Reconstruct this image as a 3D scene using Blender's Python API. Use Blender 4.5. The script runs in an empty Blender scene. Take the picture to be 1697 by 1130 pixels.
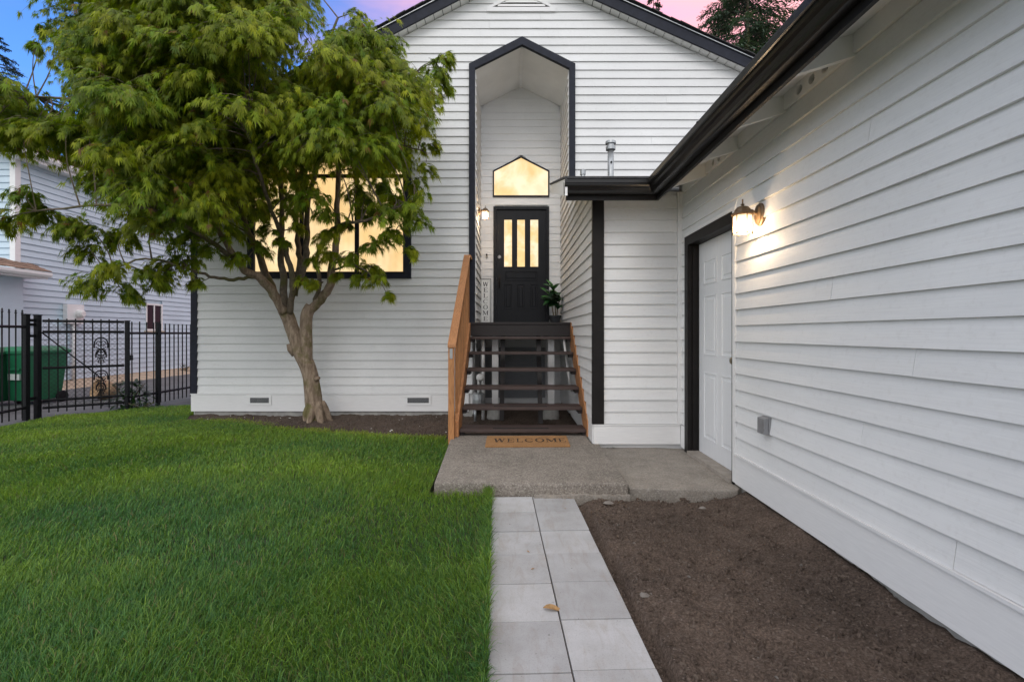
import bpy, bmesh, math, random
import numpy as np
from mathutils import Vector, Matrix
random.seed(7); RNG = np.random.default_rng(7)
SC = bpy.context.scene; COL = SC.collection
# ------------------------------------------------------------------ camera
cam_d = bpy.data.cameras.new("camera"); cam = bpy.data.objects.new("camera", cam_d); COL.objects.link(cam)
cam.location = (0, 0, 1.2); cam.rotation_euler = (math.pi/2, 0, 0)
cam_d.sensor_width = 36.0; cam_d.lens = 36.0*803/1697; cam_d.shift_y = -13/1697
cam_d.clip_start = 0.02; cam_d.clip_end = 2000
SC.camera = cam
# ------------------------------------------------------------------ world
SUN_AZ, SUN_EL = math.radians(-176), math.radians(40)      # azimuth from +Y towards +X : behind the camera, to the left
SKY_STRENGTH, SUN_STRENGTH, EXPOSURE = 0.15, 0.50, 0.54
LAMP_W, LAMP_W2 = 4.2, 4.6
w = bpy.data.worlds.new("World"); SC.world = w; w.use_nodes = True
nt = w.node_tree; nt.nodes.clear()
def wn(t, **k):
    n = nt.nodes.new(t)
    for a, v in k.items(): setattr(n, a, v)
    return n
sky = wn('ShaderNodeTexSky', sky_type='NISHITA', sun_disc=False, sun_elevation=SUN_EL, sun_rotation=SUN_AZ,
         air_density=1.0, dust_density=1.0, ozone_density=2.0)
tc = wn('ShaderNodeTexCoord'); sep = wn('ShaderNodeSeparateXYZ'); nt.links.new(tc.outputs['Generated'], sep.inputs[0])
mp = wn('ShaderNodeMapping'); mp.inputs['Scale'].default_value = (1.2, 1.2, 4.0); nt.links.new(tc.outputs['Generated'], mp.inputs[0])
ns = wn('ShaderNodeTexNoise'); ns.inputs['Scale'].default_value = 2.2; ns.inputs['Detail'].default_value = 5
nt.links.new(mp.outputs[0], ns.inputs['Vector'])
def wm(op, a, b=None):
    n = wn('ShaderNodeMath', operation=op)
    for i, v in enumerate((a, b)):
        if v is None: continue
        if isinstance(v, (int, float)): n.inputs[i].default_value = v
        else: nt.links.new(v, n.inputs[i])
    return n.outputs[0]
# thin evening cloud: clear to the front left, more of it to the right and all the way round behind
side = wm('ADD', wm('MULTIPLY', sep.outputs[0], 0.6), wm('MULTIPLY', sep.outputs[1], -0.8))
mk_ = wm('ADD', side, wm('MULTIPLY', wm('SUBTRACT', ns.outputs['Fac'], 0.5), 0.6))
mr = wn('ShaderNodeMapRange', interpolation_type='SMOOTHSTEP'); mr.inputs['From Min'].default_value = -0.90; mr.inputs['From Max'].default_value = -0.50
nt.links.new(mk_, mr.inputs['Value'])
cr = wn('ShaderNodeValToRGB'); cr.color_ramp.elements[0].position = 0.38; cr.color_ramp.elements[0].color = (6.2, 3.0, 4.0, 1)
cr.color_ramp.elements[1].position = 0.66; cr.color_ramp.elements[1].color = (7.2, 3.5, 3.1, 1)
nt.links.new(ns.outputs['Fac'], cr.inputs[0])
# cloud behind the viewer is plain pale cloud, the pink belongs to the part of the sky over the roof
mr2 = wn('ShaderNodeMapRange', interpolation_type='SMOOTHSTEP'); mr2.inputs['From Min'].default_value = 0.20; mr2.inputs['From Max'].default_value = 0.78
nt.links.new(sep.outputs[1], mr2.inputs['Value'])
mxp = wn('ShaderNodeMix', data_type='RGBA'); nt.links.new(mr2.outputs[0], mxp.inputs[0])
mxp.inputs[6].default_value = (6.2, 6.4, 6.75, 1); nt.links.new(cr.outputs[0], mxp.inputs[7])
mx = wn('ShaderNodeMix', data_type='RGBA'); nt.links.new(mr.outputs[0], mx.inputs[0])
dusk = wn('ShaderNodeMix', data_type='RGBA', blend_type='MULTIPLY'); dusk.inputs[0].default_value = 1.0
nt.links.new(sky.outputs[0], dusk.inputs[6]); dusk.inputs[7].default_value = (0.55, 0.92, 1.45, 1)
nt.links.new(dusk.outputs[2], mx.inputs[6]); nt.links.new(mxp.outputs[2], mx.inputs[7])
bg = wn('ShaderNodeBackground'); bg.inputs['Strength'].default_value = SKY_STRENGTH
nt.links.new(mx.outputs[2], bg.inputs[0])
wo = wn('ShaderNodeOutputWorld'); nt.links.new(bg.outputs[0], wo.inputs[0])
# ------------------------------------------------------------------ sun (low, veiled)
sd = bpy.data.lights.new("sun", 'SUN'); sd.energy = SUN_STRENGTH; sd.angle = math.radians(24); sd.color = (1.0, 0.95, 0.9)
sun = bpy.data.objects.new("sun", sd); COL.objects.link(sun)
dirv = Vector((math.sin(SUN_AZ)*math.cos(SUN_EL), math.cos(SUN_AZ)*math.cos(SUN_EL), math.sin(SUN_EL)))
sun.rotation_euler = (-dirv).to_track_quat('-Z', 'Y').to_euler(); sun.location = dirv*30
# ------------------------------------------------------------------ exposure
vs = SC.view_settings; vs.view_transform = 'Standard'; vs.look = 'None'; vs.gamma = 1; vs.exposure = EXPOSURE; vs.use_curve_mapping = False
SC.cycles.max_bounces = 8; SC.cycles.transparent_max_bounces = 16

F = 803.0
def P(px, py, Y):
    "where a measured direction meets the depth Y"
    return Vector(((px-848.5)*Y/F, Y, 1.2-(py-552)*Y/F))

# ------------------------------------------------------------------ materials
MAT = {}
def new_mat(name):
    m = bpy.data.materials.new(name); m.use_nodes = True; MAT[name] = m
    t = m.node_tree; b = t.nodes['Principled BSDF']
    return m, t, b
def N(t, typ, **k):
    n = t.nodes.new(typ)
    for a, v in k.items(): setattr(n, a, v)
    return n
def mapping(t, scale, coord='pos'):
    if coord == 'pos':
        g = N(t, 'ShaderNodeNewGeometry'); src = g.outputs['Position']
    else:
        g = N(t, 'ShaderNodeTexCoord'); src = g.outputs['Object']
    m = N(t, 'ShaderNodeMapping'); m.inputs['Scale'].default_value = scale; t.links.new(src, m.inputs[0]); return m.outputs[0]
def noise(t, vec, scale, detail=4, rough=0.55, dist=0.0):
    n = N(t, 'ShaderNodeTexNoise'); n.inputs['Scale'].default_value = scale; n.inputs['Detail'].default_value = detail
    n.inputs['Roughness'].default_value = rough; n.inputs['Distortion'].default_value = dist
    t.links.new(vec, n.inputs['Vector']); return n.outputs['Fac']
def ramp(t, fac, stops):
    r = N(t, 'ShaderNodeValToRGB'); e = r.color_ramp.elements
    while len(e) < len(stops): e.new(0.5)
    for i, (p, c) in enumerate(stops):
        e[i].position = p; e[i].color = (*c, 1) if len(c) == 3 else c
    t.links.new(fac, r.inputs[0]); return r.outputs[0]
def mixc(t, fac, a, b, blend='MIX'):
    m = N(t, 'ShaderNodeMix', data_type='RGBA', blend_type=blend)
    for i, v in ((0, fac), (6, a), (7, b)):
        if isinstance(v, (int, float)): m.inputs[i].default_value = v
        elif isinstance(v, tuple): m.inputs[i].default_value = (*v, 1) if len(v) == 3 else v
        else: t.links.new(v, m.inputs[i])
    return m.outputs[2]
def bump(t, b, h, strength, dist=0.01, prev=None):
    n = N(t, 'ShaderNodeBump'); n.inputs['Strength'].default_value = strength; n.inputs['Distance'].default_value = dist
    t.links.new(h, n.inputs['Height'])
    if prev is not None: t.links.new(prev, n.inputs['Normal'])
    t.links.new(n.outputs[0], b.inputs['Normal']); return n.outputs[0]
def objrand(t):
    return N(t, 'ShaderNodeObjectInfo').outputs['Random']
def sc(c, k): return tuple(min(1, x*k) for x in c)

def simple(name, col, rough=0.5, var=0.12, scale=6, bs=0.15, stretch=(1, 1, 1), metallic=0, detail=5, rv=0.0, coord='pos', rand=0.0, bscale=None, spec=None, bd=0.004):
    m, t, b = new_mat(name)
    v = mapping(t, stretch, coord)
    f = noise(t, v, scale, detail)
    c = ramp(t, f, [(0.3, sc(col, 1-var)), (0.7, sc(col, 1+var))])
    if rand:
        r = N(t, 'ShaderNodeMapRange'); r.inputs['To Min'].default_value = 1-rand; r.inputs['To Max'].default_value = 1+rand
        t.links.new(objrand(t), r.inputs[0])
        h = N(t, 'ShaderNodeHueSaturation'); t.links.new(c, h.inputs['Color']); t.links.new(r.outputs[0], h.inputs['Value']); c = h.outputs[0]
    t.links.new(c, b.inputs['Base Color'])
    b.inputs['Roughness'].default_value = rough; b.inputs['Metallic'].default_value = metallic
    if spec is not None: b.inputs['Specular IOR Level'].default_value = spec
    if rv:
        rr = N(t, 'ShaderNodeMapRange'); rr.inputs['To Min'].default_value = rough-rv; rr.inputs['To Max'].default_value = rough+rv
        t.links.new(f, rr.inputs[0]); t.links.new(rr.outputs[0], b.inputs['Roughness'])
    if bs: bump(t, b, noise(t, v, bscale or scale*4, 6), bs, bd)
    return m

def siding_mat(name, col, dirt=0.1):
    m, t, b = new_mat(name)
    v = mapping(t, (1, 1, 1)); vg = mapping(t, (2.0, 2.0, 75.0))
    big = noise(t, v, 1.3, 4); g = noise(t, vg, 2.0, 6, 0.65); fine = noise(t, v, 34, 4)
    c = ramp(t, big, [(0.3, sc(col, 0.93)), (0.7, sc(col, 1.03))])
    c = mixc(t, 1.0, c, ramp(t, g, [(0.25, (0.93, 0.93, 0.935)), (0.6, (1, 1, 1))]), 'MULTIPLY')
    c = mixc(t, 1.0, c, ramp(t, fine, [(0.28, (0.95, 0.945, 0.94)), (0.45, (1, 1, 1))]), 'MULTIPLY')
    # small scuffs
    vs_ = mapping(t, (6, 6, 9)); sp = noise(t, vs_, 3.1, 2)
    c = mixc(t, ramp(t, sp, [(0.72, (0, 0, 0)), (0.8, (dirt, dirt, dirt))]), c, (0.42, 0.38, 0.34))
    r = N(t, 'ShaderNodeMapRange'); r.inputs['To Min'].default_value = 0.955; r.inputs['To Max'].default_value = 1.02
    t.links.new(objrand(t), r.inputs[0])
    h = N(t, 'ShaderNodeHueSaturation'); t.links.new(c, h.inputs['Color']); t.links.new(r.outputs[0], h.inputs['Value'])
    t.links.new(h.outputs[0], b.inputs['Base Color']); b.inputs['Roughness'].default_value = 0.55
    b.inputs['Specular IOR Level'].default_value = 0.35
    n1 = bump(t, b, g, 0.22, 0.004); bump(t, b, fine, 0.06, 0.004, n1)
    return m
siding_mat('white_siding', (0.80, 0.795, 0.79))
siding_mat('blue_siding', (0.55, 0.66, 0.74), 0.05)
simple('white_trim', (0.80, 0.79, 0.785), 0.5, 0.04, 3, 0.15, (3, 3, 40))
simple('soffit_paint', (0.83, 0.82, 0.80), 0.6, 0.05, 3, 0.1)
simple('white_door', (0.78, 0.785, 0.80), 0.4, 0.03, 2, 0.06, (30, 30, 2))
simple('black_trim', (0.014, 0.016, 0.027), 0.6, 0.25, 5, 0.2, (3, 3, 3), spec=0.25)
simple('bronze_trim', (0.011, 0.009, 0.0085), 0.5, 0.25, 6, 0.08, spec=0.25)
simple('bronze_gutter', (0.010, 0.0085, 0.008), 0.3, 0.25, 4, 0.04, spec=0.45, rv=0.06)
simple('door_black', (0.008, 0.0085, 0.011), 0.45, 0.2, 5, 0.08, (4, 4, 1), spec=0.22)
simple('iron', (0.010, 0.010, 0.012), 0.5, 0.3, 30, 0.15, spec=0.25)
simple('concrete_foundation', (0.33, 0.32, 0.30), 0.9, 0.25, 9, 0.5)
simple('tan_wash', (0.46, 0.36, 0.26), 0.95, 0.25, 5, 0.6, bscale=40, bd=0.02)
simple('asphalt', (0.105, 0.105, 0.108), 0.9, 0.3, 3, 0.5, bscale=90)
simple('far_ground', (0.07, 0.09, 0.04), 0.95, 0.4, 0.7, 0.3)
simple('shingle', (0.045, 0.043, 0.045), 0.9, 0.35, 30, 0.5, rand=0.2)
simple('clay_tile', (0.30, 0.17, 0.11), 0.8, 0.3, 9, 0.3, rand=0.2)
simple('cedar_shake', (0.22, 0.14, 0.10), 0.85, 0.35, 4, 0.4, (1, 20, 20), rand=0.25)
simple('green_plastic', (0.014, 0.145, 0.065), 0.45, 0.1, 5, 0.05)
simple('dark_green_plastic', (0.014, 0.10, 0.045), 0.5, 0.12, 5, 0.05)
simple('olive_plastic', (0.012, 0.035, 0.016), 0.5, 0.12, 5, 0.05)
simple('cyan_label', (0.05, 0.42, 0.62), 0.5, 0.05, 5, 0)
simple('pale_label', (0.55, 0.6, 0.58), 0.5, 0.1, 9, 0)
simple('grey_metal', (0.30, 0.30, 0.31), 0.45, 0.12, 14, 0.1, metallic=0.5)
simple('galvanised', (0.38, 0.39, 0.40), 0.4, 0.2, 20, 0.1, metallic=0.7)
simple('pvc_white', (0.74, 0.73, 0.71), 0.4, 0.06, 5, 0.03)
simple('grey_panel', (0.22, 0.225, 0.235), 0.7, 0.15, 4, 0.15, (2, 2, 30))
simple('screen', (0.10, 0.10, 0.10), 0.7, 0.3, 60, 0.2)
simple('black_and_shade', (0.008, 0.008, 0.009), 0.9, 0.1, 5, 0)  # near black: strips and screws, also painted shade inside vents
simple('terracotta', (0.40, 0.26, 0.15), 0.8, 0.2, 9, 0.2)
simple('pot_black', (0.028, 0.03, 0.034), 0.55, 0.2, 9, 0.05)
simple('sign_white', (0.78, 0.78, 0.76), 0.6, 0.05, 8, 0.1)
simple('ink', (0.035, 0.035, 0.04), 0.6, 0.2, 9, 0)
simple('mat_ink', (0.045, 0.025, 0.015), 0.95, 0.3, 200, 0)
simple('brass_lamp', (0.16, 0.105, 0.06), 0.5, 0.2, 14, 0.15, metallic=0.5)
simple('door_knob', (0.35, 0.30, 0.22), 0.3, 0.1, 14, 0, metallic=0.9)
simple('dry_leaf', (0.36, 0.21, 0.09), 0.8, 0.3, 60, 0.3)
simple('petal', (0.75, 0.72, 0.68), 0.7, 0.1, 60, 0)
simple('stone', (0.20, 0.175, 0.155), 0.9, 0.3, 20, 0.4, rand=0.3)
simple('threshold', (0.33, 0.29, 0.25), 0.7, 0.2, 14, 0.2)
simple('window_sill', (0.48, 0.42, 0.33), 0.7, 0.1, 5, 0.1)

def wood_mat(name, col, dark, stretch, scale=4, rough=0.55, rand=0.12):
    m, t, b = new_mat(name)
    v = mapping(t, stretch); g = noise(t, v, scale, 7, 0.62, 0.6); l = noise(t, mapping(t, (1, 1, 1)), 2.4, 3)
    c = ramp(t, g, [(0.28, dark), (0.5, col), (0.75, sc(col, 1.22))])
    c = mixc(t, 1.0, c, ramp(t, l, [(0.3, (0.82, 0.8, 0.78)), (0.7, (1.08, 1.06, 1.04))]), 'MULTIPLY')
    r = N(t, 'ShaderNodeMapRange'); r.inputs['To Min'].default_value = 1-rand; r.inputs['To Max'].default_value = 1+rand
    t.links.new(objrand(t), r.inputs[0])
    h = N(t, 'ShaderNodeHueSaturation'); t.links.new(c, h.inputs['Color']); t.links.new(r.outputs[0], h.inputs['Value'])
    t.links.new(h.outputs[0], b.inputs['Base Color']); b.inputs['Roughness'].default_value = rough
    bump(t, b, g, 0.25, 0.003); return m
wood_mat('cedar', (0.47, 0.215, 0.080), (0.27, 0.105, 0.036), (22, 22, 2.0))
wood_mat('cedar_slope', (0.46, 0.21, 0.085), (0.26, 0.105, 0.04), (30, 2.0, 10))
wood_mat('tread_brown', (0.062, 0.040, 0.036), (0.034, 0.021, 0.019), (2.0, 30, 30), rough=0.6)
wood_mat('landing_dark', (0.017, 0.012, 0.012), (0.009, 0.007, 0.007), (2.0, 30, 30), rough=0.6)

# aggregate concrete
def aggregate(name, base, dark, light):
    m, t, b = new_mat(name)
    v = mapping(t, (1, 1, 1)); big = noise(t, v, 1.7, 5); mid = noise(t, v, 9, 5)
    vo = N(t, 'ShaderNodeTexVoronoi'); vo.inputs['Scale'].default_value = 120; t.links.new(v, vo.inputs['Vector'])
    c = ramp(t, mid, [(0.3, sc(base, 0.78)), (0.7, sc(base, 1.14))])
    c = mixc(t, 1.0, c, ramp(t, big, [(0.3, (0.75, 0.74, 0.72)), (0.65, (1.06, 1.04, 1.02))]), 'MULTIPLY')
    sepc = N(t, 'ShaderNodeSeparateColor'); t.links.new(vo.outputs['Color'], sepc.inputs[0])
    c = mixc(t, ramp(t, sepc.outputs[0], [(0.55, (0, 0, 0)), (0.9, (0.55, 0.55, 0.55))]), c, light)
    c = mixc(t, ramp(t, sepc.outputs[1], [(0.7, (0, 0, 0)), (0.95, (0.6, 0.6, 0.6))]), c, dark)
    t.links.new(c, b.inputs['Base Color']); b.inputs['Roughness'].default_value = 0.85
    n1 = bump(t, b, vo.outputs['Distance'], 0.35, 0.006); bump(t, b, mid, 0.25, 0.01, n1); return m
aggregate('aggregate', (0.235, 0.205, 0.178), (0.09, 0.075, 0.06), (0.42, 0.38, 0.33))
aggregate('worn_concrete', (0.31, 0.275, 0.24), (0.17, 0.15, 0.13), (0.40, 0.37, 0.33))
# pavers
m, t, b = new_mat('paver')
v = mapping(t, (1, 1, 1)); big = noise(t, v, 4.5, 5, 0.6); fine = noise(t, v, 170, 3); streak = noise(t, mapping(t, (9, 2.2, 1)), 2.2, 5, 0.6, 0.8)
c = ramp(t, big, [(0.25, (0.365, 0.355, 0.352)), (0.55, (0.455, 0.447, 0.452)), (0.8, (0.52, 0.515, 0.53))])
c = mixc(t, ramp(t, streak, [(0.50, (0, 0, 0)), (0.75, (0.55, 0.55, 0.55))]), c, (0.33, 0.28, 0.235))
c = mixc(t, 1.0, c, ramp(t, fine, [(0.3, (0.86, 0.86, 0.86)), (0.5, (1, 1, 1))]), 'MULTIPLY')
pit = noise(t, v, 42, 2); c = mixc(t, ramp(t, pit, [(0.22, (0.7, 0.7, 0.7)), (0.29, (0, 0, 0))]), c, (0.13, 0.115, 0.10))
r = N(t, 'ShaderNodeMapRange'); r.inputs['To Min'].default_value = 0.82; r.inputs['To Max'].default_value = 1.04; t.links.new(objrand(t), r.inputs[0])
h = N(t, 'ShaderNodeHueSaturation'); t.links.new(c, h.inputs['Color']); t.links.new(r.outputs[0], h.inputs['Value'])
t.links.new(h.outputs[0], b.inputs['Base Color']); b.inputs['Roughness'].default_value = 0.8
n1 = bump(t, b, fine, 0.12, 0.003); bump(t, b, pit, 0.1, 0.004, n1)
# soil
m, t, b = new_mat('soil')
v = mapping(t, (1, 1, 1)); big = noise(t, v, 1.6, 5); mid = noise(t, v, 16, 6, 0.65); fine = noise(t, v, 95, 6, 0.7)
c = ramp(t, fine, [(0.3, (0.034, 0.027, 0.023)), (0.5, (0.098, 0.077, 0.066)), (0.72, (0.195, 0.155, 0.133))])
c = mixc(t, 1.0, c, ramp(t, big, [(0.3, (0.70, 0.66, 0.62)), (0.7, (1.25, 1.15, 1.05))]), 'MULTIPLY')
vo = N(t, 'ShaderNodeTexVoronoi'); vo.inputs['Scale'].default_value = 85; t.links.new(v, vo.inputs['Vector'])
sepc = N(t, 'ShaderNodeSeparateColor'); t.links.new(vo.outputs['Color'], sepc.inputs[0])
c = mixc(t, ramp(t, sepc.outputs[0], [(0.90, (0, 0, 0)), (0.96, (0.6, 0.6, 0.6))]), c, (0.17, 0.135, 0.11))
t.links.new(c, b.inputs['Base Color']); b.inputs['Roughness'].default_value = 0.95; b.inputs['Specular IOR Level'].default_value = 0.2
n1 = bump(t, b, fine, 0.7, 0.012); bump(t, b, mid, 0.6, 0.03, n1)
simple('chip', (0.135, 0.105, 0.088), 0.9, 0.8, 60, 0.2)
simple('lawn_base', (0.028, 0.040, 0.014), 0.95, 0.5, 8, 0.5)
# vertex coloured plants
def plant_mat(name, trans, rough=0.5, tint=(1.1, 1.25, 0.5)):
    m, t, b = new_mat(name)
    a = N(t, 'ShaderNodeVertexColor', layer_name='Col')
    t.links.new(a.outputs['Color'], b.inputs['Base Color']); b.inputs['Roughness'].default_value = rough
    b.inputs['Specular IOR Level'].default_value = 0.3
    tr = N(t, 'ShaderNodeBsdfTranslucent'); t.links.new(mixc(t, 1.0, a.outputs['Color'], tint, 'MULTIPLY'), tr.inputs[0])
    mxs = N(t, 'ShaderNodeMixShader'); mxs.inputs[0].default_value = trans
    t.links.new(b.outputs[0], mxs.inputs[1]); t.links.new(tr.outputs[0], mxs.inputs[2])
    t.links.new(mxs.outputs[0], t.nodes['Material Output'].inputs[0]); return m
plant_mat('grass_blade', 0.35); plant_mat('maple_leaf', 0.45, 0.55); plant_mat('broad_leaf', 0.12, 0.35); plant_mat('needle', 0.15, 0.6)
# bark with moss
m, t, b = new_mat('bark')
v = mapping(t, (1, 1, 1)); vv = mapping(t, (7, 7, 1.6)); st = noise(t, vv, 4.5, 7, 0.62, 0.5); lrg = noise(t, v, 5, 4); fine = noise(t, v, 60, 5)
c = ramp(t, st, [(0.28, (0.11, 0.075, 0.05)), (0.5, (0.245, 0.18, 0.128)), (0.72, (0.38, 0.295, 0.215))])
c = mixc(t, ramp(t, lrg, [(0.54, (0, 0, 0)), (0.66, (0.8, 0.8, 0.8))]), c, (0.105, 0.095, 0.022))
c = mixc(t, ramp(t, noise(t, v, 13, 4), [(0.62, (0, 0, 0)), (0.72, (0.6, 0.6, 0.6))]), c, (0.10, 0.065, 0.045))
t.links.new(c, b.inputs['Base Color']); b.inputs['Roughness'].default_value = 0.9
n1 = bump(t, b, st, 0.6, 0.015); bump(t, b, fine, 0.3, 0.006, n1)
m, t, b = new_mat('limb_bark')
v = mapping(t, (1, 1, 1)); st = noise(t, v, 22, 6, 0.62); mo = noise(t, v, 4, 4)
c = ramp(t, st, [(0.3, (0.075, 0.055, 0.04)), (0.7, (0.20, 0.155, 0.115))])
c = mixc(t, ramp(t, mo, [(0.48, (0, 0, 0)), (0.66, (0.8, 0.8, 0.8))]), c, (0.085, 0.085, 0.022))
t.links.new(c, b.inputs['Base Color']); b.inputs['Roughness'].default_value = 0.9; bump(t, b, st, 0.5, 0.008)
simple('dark_limb', (0.035, 0.032, 0.028), 0.9, 0.3, 9, 0.2)
# coir mat
m, t, b = new_mat('coir')
v = mapping(t, (1, 1, 1)); f1 = noise(t, v, 260, 4, 0.7); f2 = noise(t, v, 9, 3)
c = ramp(t, f1, [(0.3, (0.20, 0.095, 0.035)), (0.6, (0.44, 0.235, 0.095)), (0.8, (0.55, 0.32, 0.14))])
c = mixc(t, 1.0, c, ramp(t, f2, [(0.3, (0.86, 0.85, 0.84)), (0.7, (1.05, 1.04, 1.03))]), 'MULTIPLY')
t.links.new(c, b.inputs['Base Color']); b.inputs['Roughness'].default_value = 1.0; bump(t, b, f1, 0.8, 0.006)
# lit windows: glowing panes, tones of a room painted into the emission
def lit(name, a, bcol, strength, scale=1.2, gloss=0.10, stretch=(1, 1, 1), folds=0.0):
    "glowing pane in place of a lit room: wall, furniture and fold shading painted in"
    m, t, b = new_mat(name)
    v = mapping(t, stretch); f = noise(t, v, scale, 4, 0.55, 0.4); g = noise(t, v, scale*3.1, 3, 0.5, 0.2)
    c = ramp(t, f, [(0.40, a), (0.50, tuple((x+y)/2 for x, y in zip(a, bcol))), (0.56, bcol)])
    c = mixc(t, 1.0, c, ramp(t, g, [(0.35, (0.90, 0.87, 0.82)), (0.6, (1, 1, 1))]), 'MULTIPLY')
    if folds:
        wv = N(t, 'ShaderNodeTexWave', wave_type='BANDS', bands_direction='X'); wv.inputs['Scale'].default_value = 3.2; wv.inputs['Distortion'].default_value = 2.5; wv.inputs['Detail'].default_value = 2
        t.links.new(mapping(t, (1, 1, 0.12)), wv.inputs['Vector'])
        c = mixc(t, 1.0, c, ramp(t, wv.outputs['Fac'], [(0.1, (1-folds,)*3), (0.8, (1, 1, 1))]), 'MULTIPLY')
    t.links.new(c, b.inputs['Emission Color']); b.inputs['Emission Strength'].default_value = strength
    b.inputs['Base Color'].default_value = (0.06, 0.05, 0.04, 1); b.inputs['Roughness'].default_value = 0.04
    return m
lit('lit_glass', (0.94, 0.62, 0.27), (1.0, 0.76, 0.43), 0.80, 1.0, folds=0.05)
lit('lit_transom', (0.88, 0.61, 0.26), (1.0, 0.80, 0.53), 0.82, 1.7)
lit('lit_door_glass', (0.88, 0.60, 0.24), (1.0, 0.80, 0.55), 0.82, 3.4)
m, t, b = new_mat('dark_glass'); b.inputs['Base Color'].default_value = (0.007, 0.008, 0.014, 1); b.inputs['Roughness'].default_value = 0.08; b.inputs['Specular IOR Level'].default_value = 0.12
m, t, b = new_mat('bulb'); b.inputs['Emission Color'].default_value = (1, 0.80, 0.55, 1); b.inputs['Emission Strength'].default_value = 9
m, t, b = new_mat('seeded_glass'); b.inputs['Base Color'].default_value = (1, 0.97, 0.92, 1); b.inputs['Roughness'].default_value = 0.15
tr = N(t, 'ShaderNodeBsdfTransparent'); tr.inputs[0].default_value = (1, 0.96, 0.9, 1)
tl = N(t, 'ShaderNodeBsdfTranslucent'); tl.inputs[0].default_value = (1, 0.93, 0.82, 1)
m1 = N(t, 'ShaderNodeMixShader'); m1.inputs[0].default_value = 0.35; t.links.new(tr.outputs[0], m1.inputs[1]); t.links.new(tl.outputs[0], m1.inputs[2])
m2 = N(t, 'ShaderNodeMixShader'); m2.inputs[0].default_value = 0.1; t.links.new(m1.outputs[0], m2.inputs[1]); t.links.new(b.outputs[0], m2.inputs[2])
t.links.new(m2.outputs[0], t.nodes['Material Output'].inputs[0])

# ------------------------------------------------------------------ object helpers
def wloc(o):
    v = Vector((0, 0, 0))
    while o is not None: v += o.location; o = o.parent
    return v
def link(name, me, mat, parent, center):
    o = bpy.data.objects.new(name, me); COL.objects.link(o)
    if mat: me.materials.append(MAT[mat])
    if parent is not None:
        o.parent = parent; o.location = center - wloc(parent)
    else: o.location = center
    return o
def mesh(name, verts, faces, mat, parent=None, smooth=False, base=False, recalc=True, bevel=0.0, kind=None, label=None):
    vs_ = [Vector(v) for v in verts]
    lo = Vector((min(v[i] for v in vs_) for i in range(3))); hi = Vector((max(v[i] for v in vs_) for i in range(3)))
    c = (lo+hi)/2
    if base: c.z = lo.z
    me = bpy.data.meshes.new(name); me.from_pydata([v-c for v in vs_], [], faces)
    if recalc or bevel:
        bm = bmesh.new(); bm.from_mesh(me)
        bmesh.ops.recalc_face_normals(bm, faces=bm.faces)
        if bevel:
            bmesh.ops.bevel(bm, geom=[e for e in bm.edges if len(e.link_faces) == 2 and e.calc_face_angle(0) > 0.5], offset=bevel, segments=2, profile=0.6, affect='EDGES')
        bm.to_mesh(me); bm.free()
    if smooth:
        me.polygons.foreach_set('use_smooth', [True]*len(me.polygons))
    o = link(name, me, mat, parent, c)
    if kind: o['kind'] = kind
    if label: o['label'] = label
    return o
def box_vf(x0, x1, y0, y1, z0, z1):
    return ([(x0, y0, z0), (x1, y0, z0), (x1, y1, z0), (x0, y1, z0), (x0, y0, z1), (x1, y0, z1), (x1, y1, z1), (x0, y1, z1)],
            [(3, 2, 1, 0), (4, 5, 6, 7), (0, 1, 5, 4), (1, 2, 6, 5), (2, 3, 7, 6), (3, 0, 4, 7)])
def box(name, x0, x1, y0, y1, z0, z1, mat, parent=None, **k):
    v, f = box_vf(x0, x1, y0, y1, z0, z1); return mesh(name, v, f, mat, parent, **k)
def prism_vf(poly, off):
    n = len(poly); off = Vector(off); a = [Vector(p) for p in poly]
    return a+[p+off for p in a], [tuple(range(n))[::-1], tuple(range(n, 2*n))]+[(i, (i+1) % n, n+(i+1) % n, n+i) for i in range(n)]
def prism(name, poly, off, mat, parent=None, **k):
    v, f = prism_vf(poly, off); return mesh(name, v, f, mat, parent, **k)
class MB:
    def __init__(s): s.v = []; s.f = []
    def add(s, vf):
        o = len(s.v); s.v += list(vf[0]); s.f += [tuple(i+o for i in f) for f in vf[1]]; return s
    def box(s, *a): return s.add(box_vf(*a))
    def prism(s, poly, off): return s.add(prism_vf(poly, off))
    def tube(s, pts, rad, n=8): return s.add(tube_vf(pts, rad, n))
    def build(s, name, mat, parent=None, **k): return mesh(name, s.v, s.f, mat, parent, **k)
def tube_vf(pts, rad, n=8, caps=True):
    pts = [Vector(p) for p in pts]; m = len(pts)
    if not hasattr(rad, '__len__'): rad = [rad]*m
    V = []; Fc = []; prev = None
    for i, p in enumerate(pts):
        d = (pts[min(i+1, m-1)]-pts[max(i-1, 0)])
        d = d.normalized() if d.length > 1e-9 else Vector((0, 0, 1))
        if prev is None:
            a = d.cross(Vector((0, 0, 1)) if abs(d.z) < 0.9 else Vector((1, 0, 0))).normalized()
        else:
            a = (prev-d*prev.dot(d)); a = a.normalized() if a.length > 1e-6 else d.orthogonal().normalized()
        prev = a; b_ = d.cross(a)
        for k in range(n):
            th = 2*math.pi*k/n; V.append(p+(a*math.cos(th)+b_*math.sin(th))*rad[i])
    for i in range(m-1):
        for k in range(n):
            Fc.append((i*n+k, i*n+(k+1) % n, (i+1)*n+(k+1) % n, (i+1)*n+k))
    if caps:
        Fc.append(tuple(range(n))[::-1]); Fc.append(tuple(range((m-1)*n, m*n)))
    return V, Fc
def tube(name, pts, rad, mat, parent=None, n=8, **k):
    v, f = tube_vf(pts, rad, n); return mesh(name, v, f, mat, parent, smooth=k.pop('smooth', True), **k)
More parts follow.
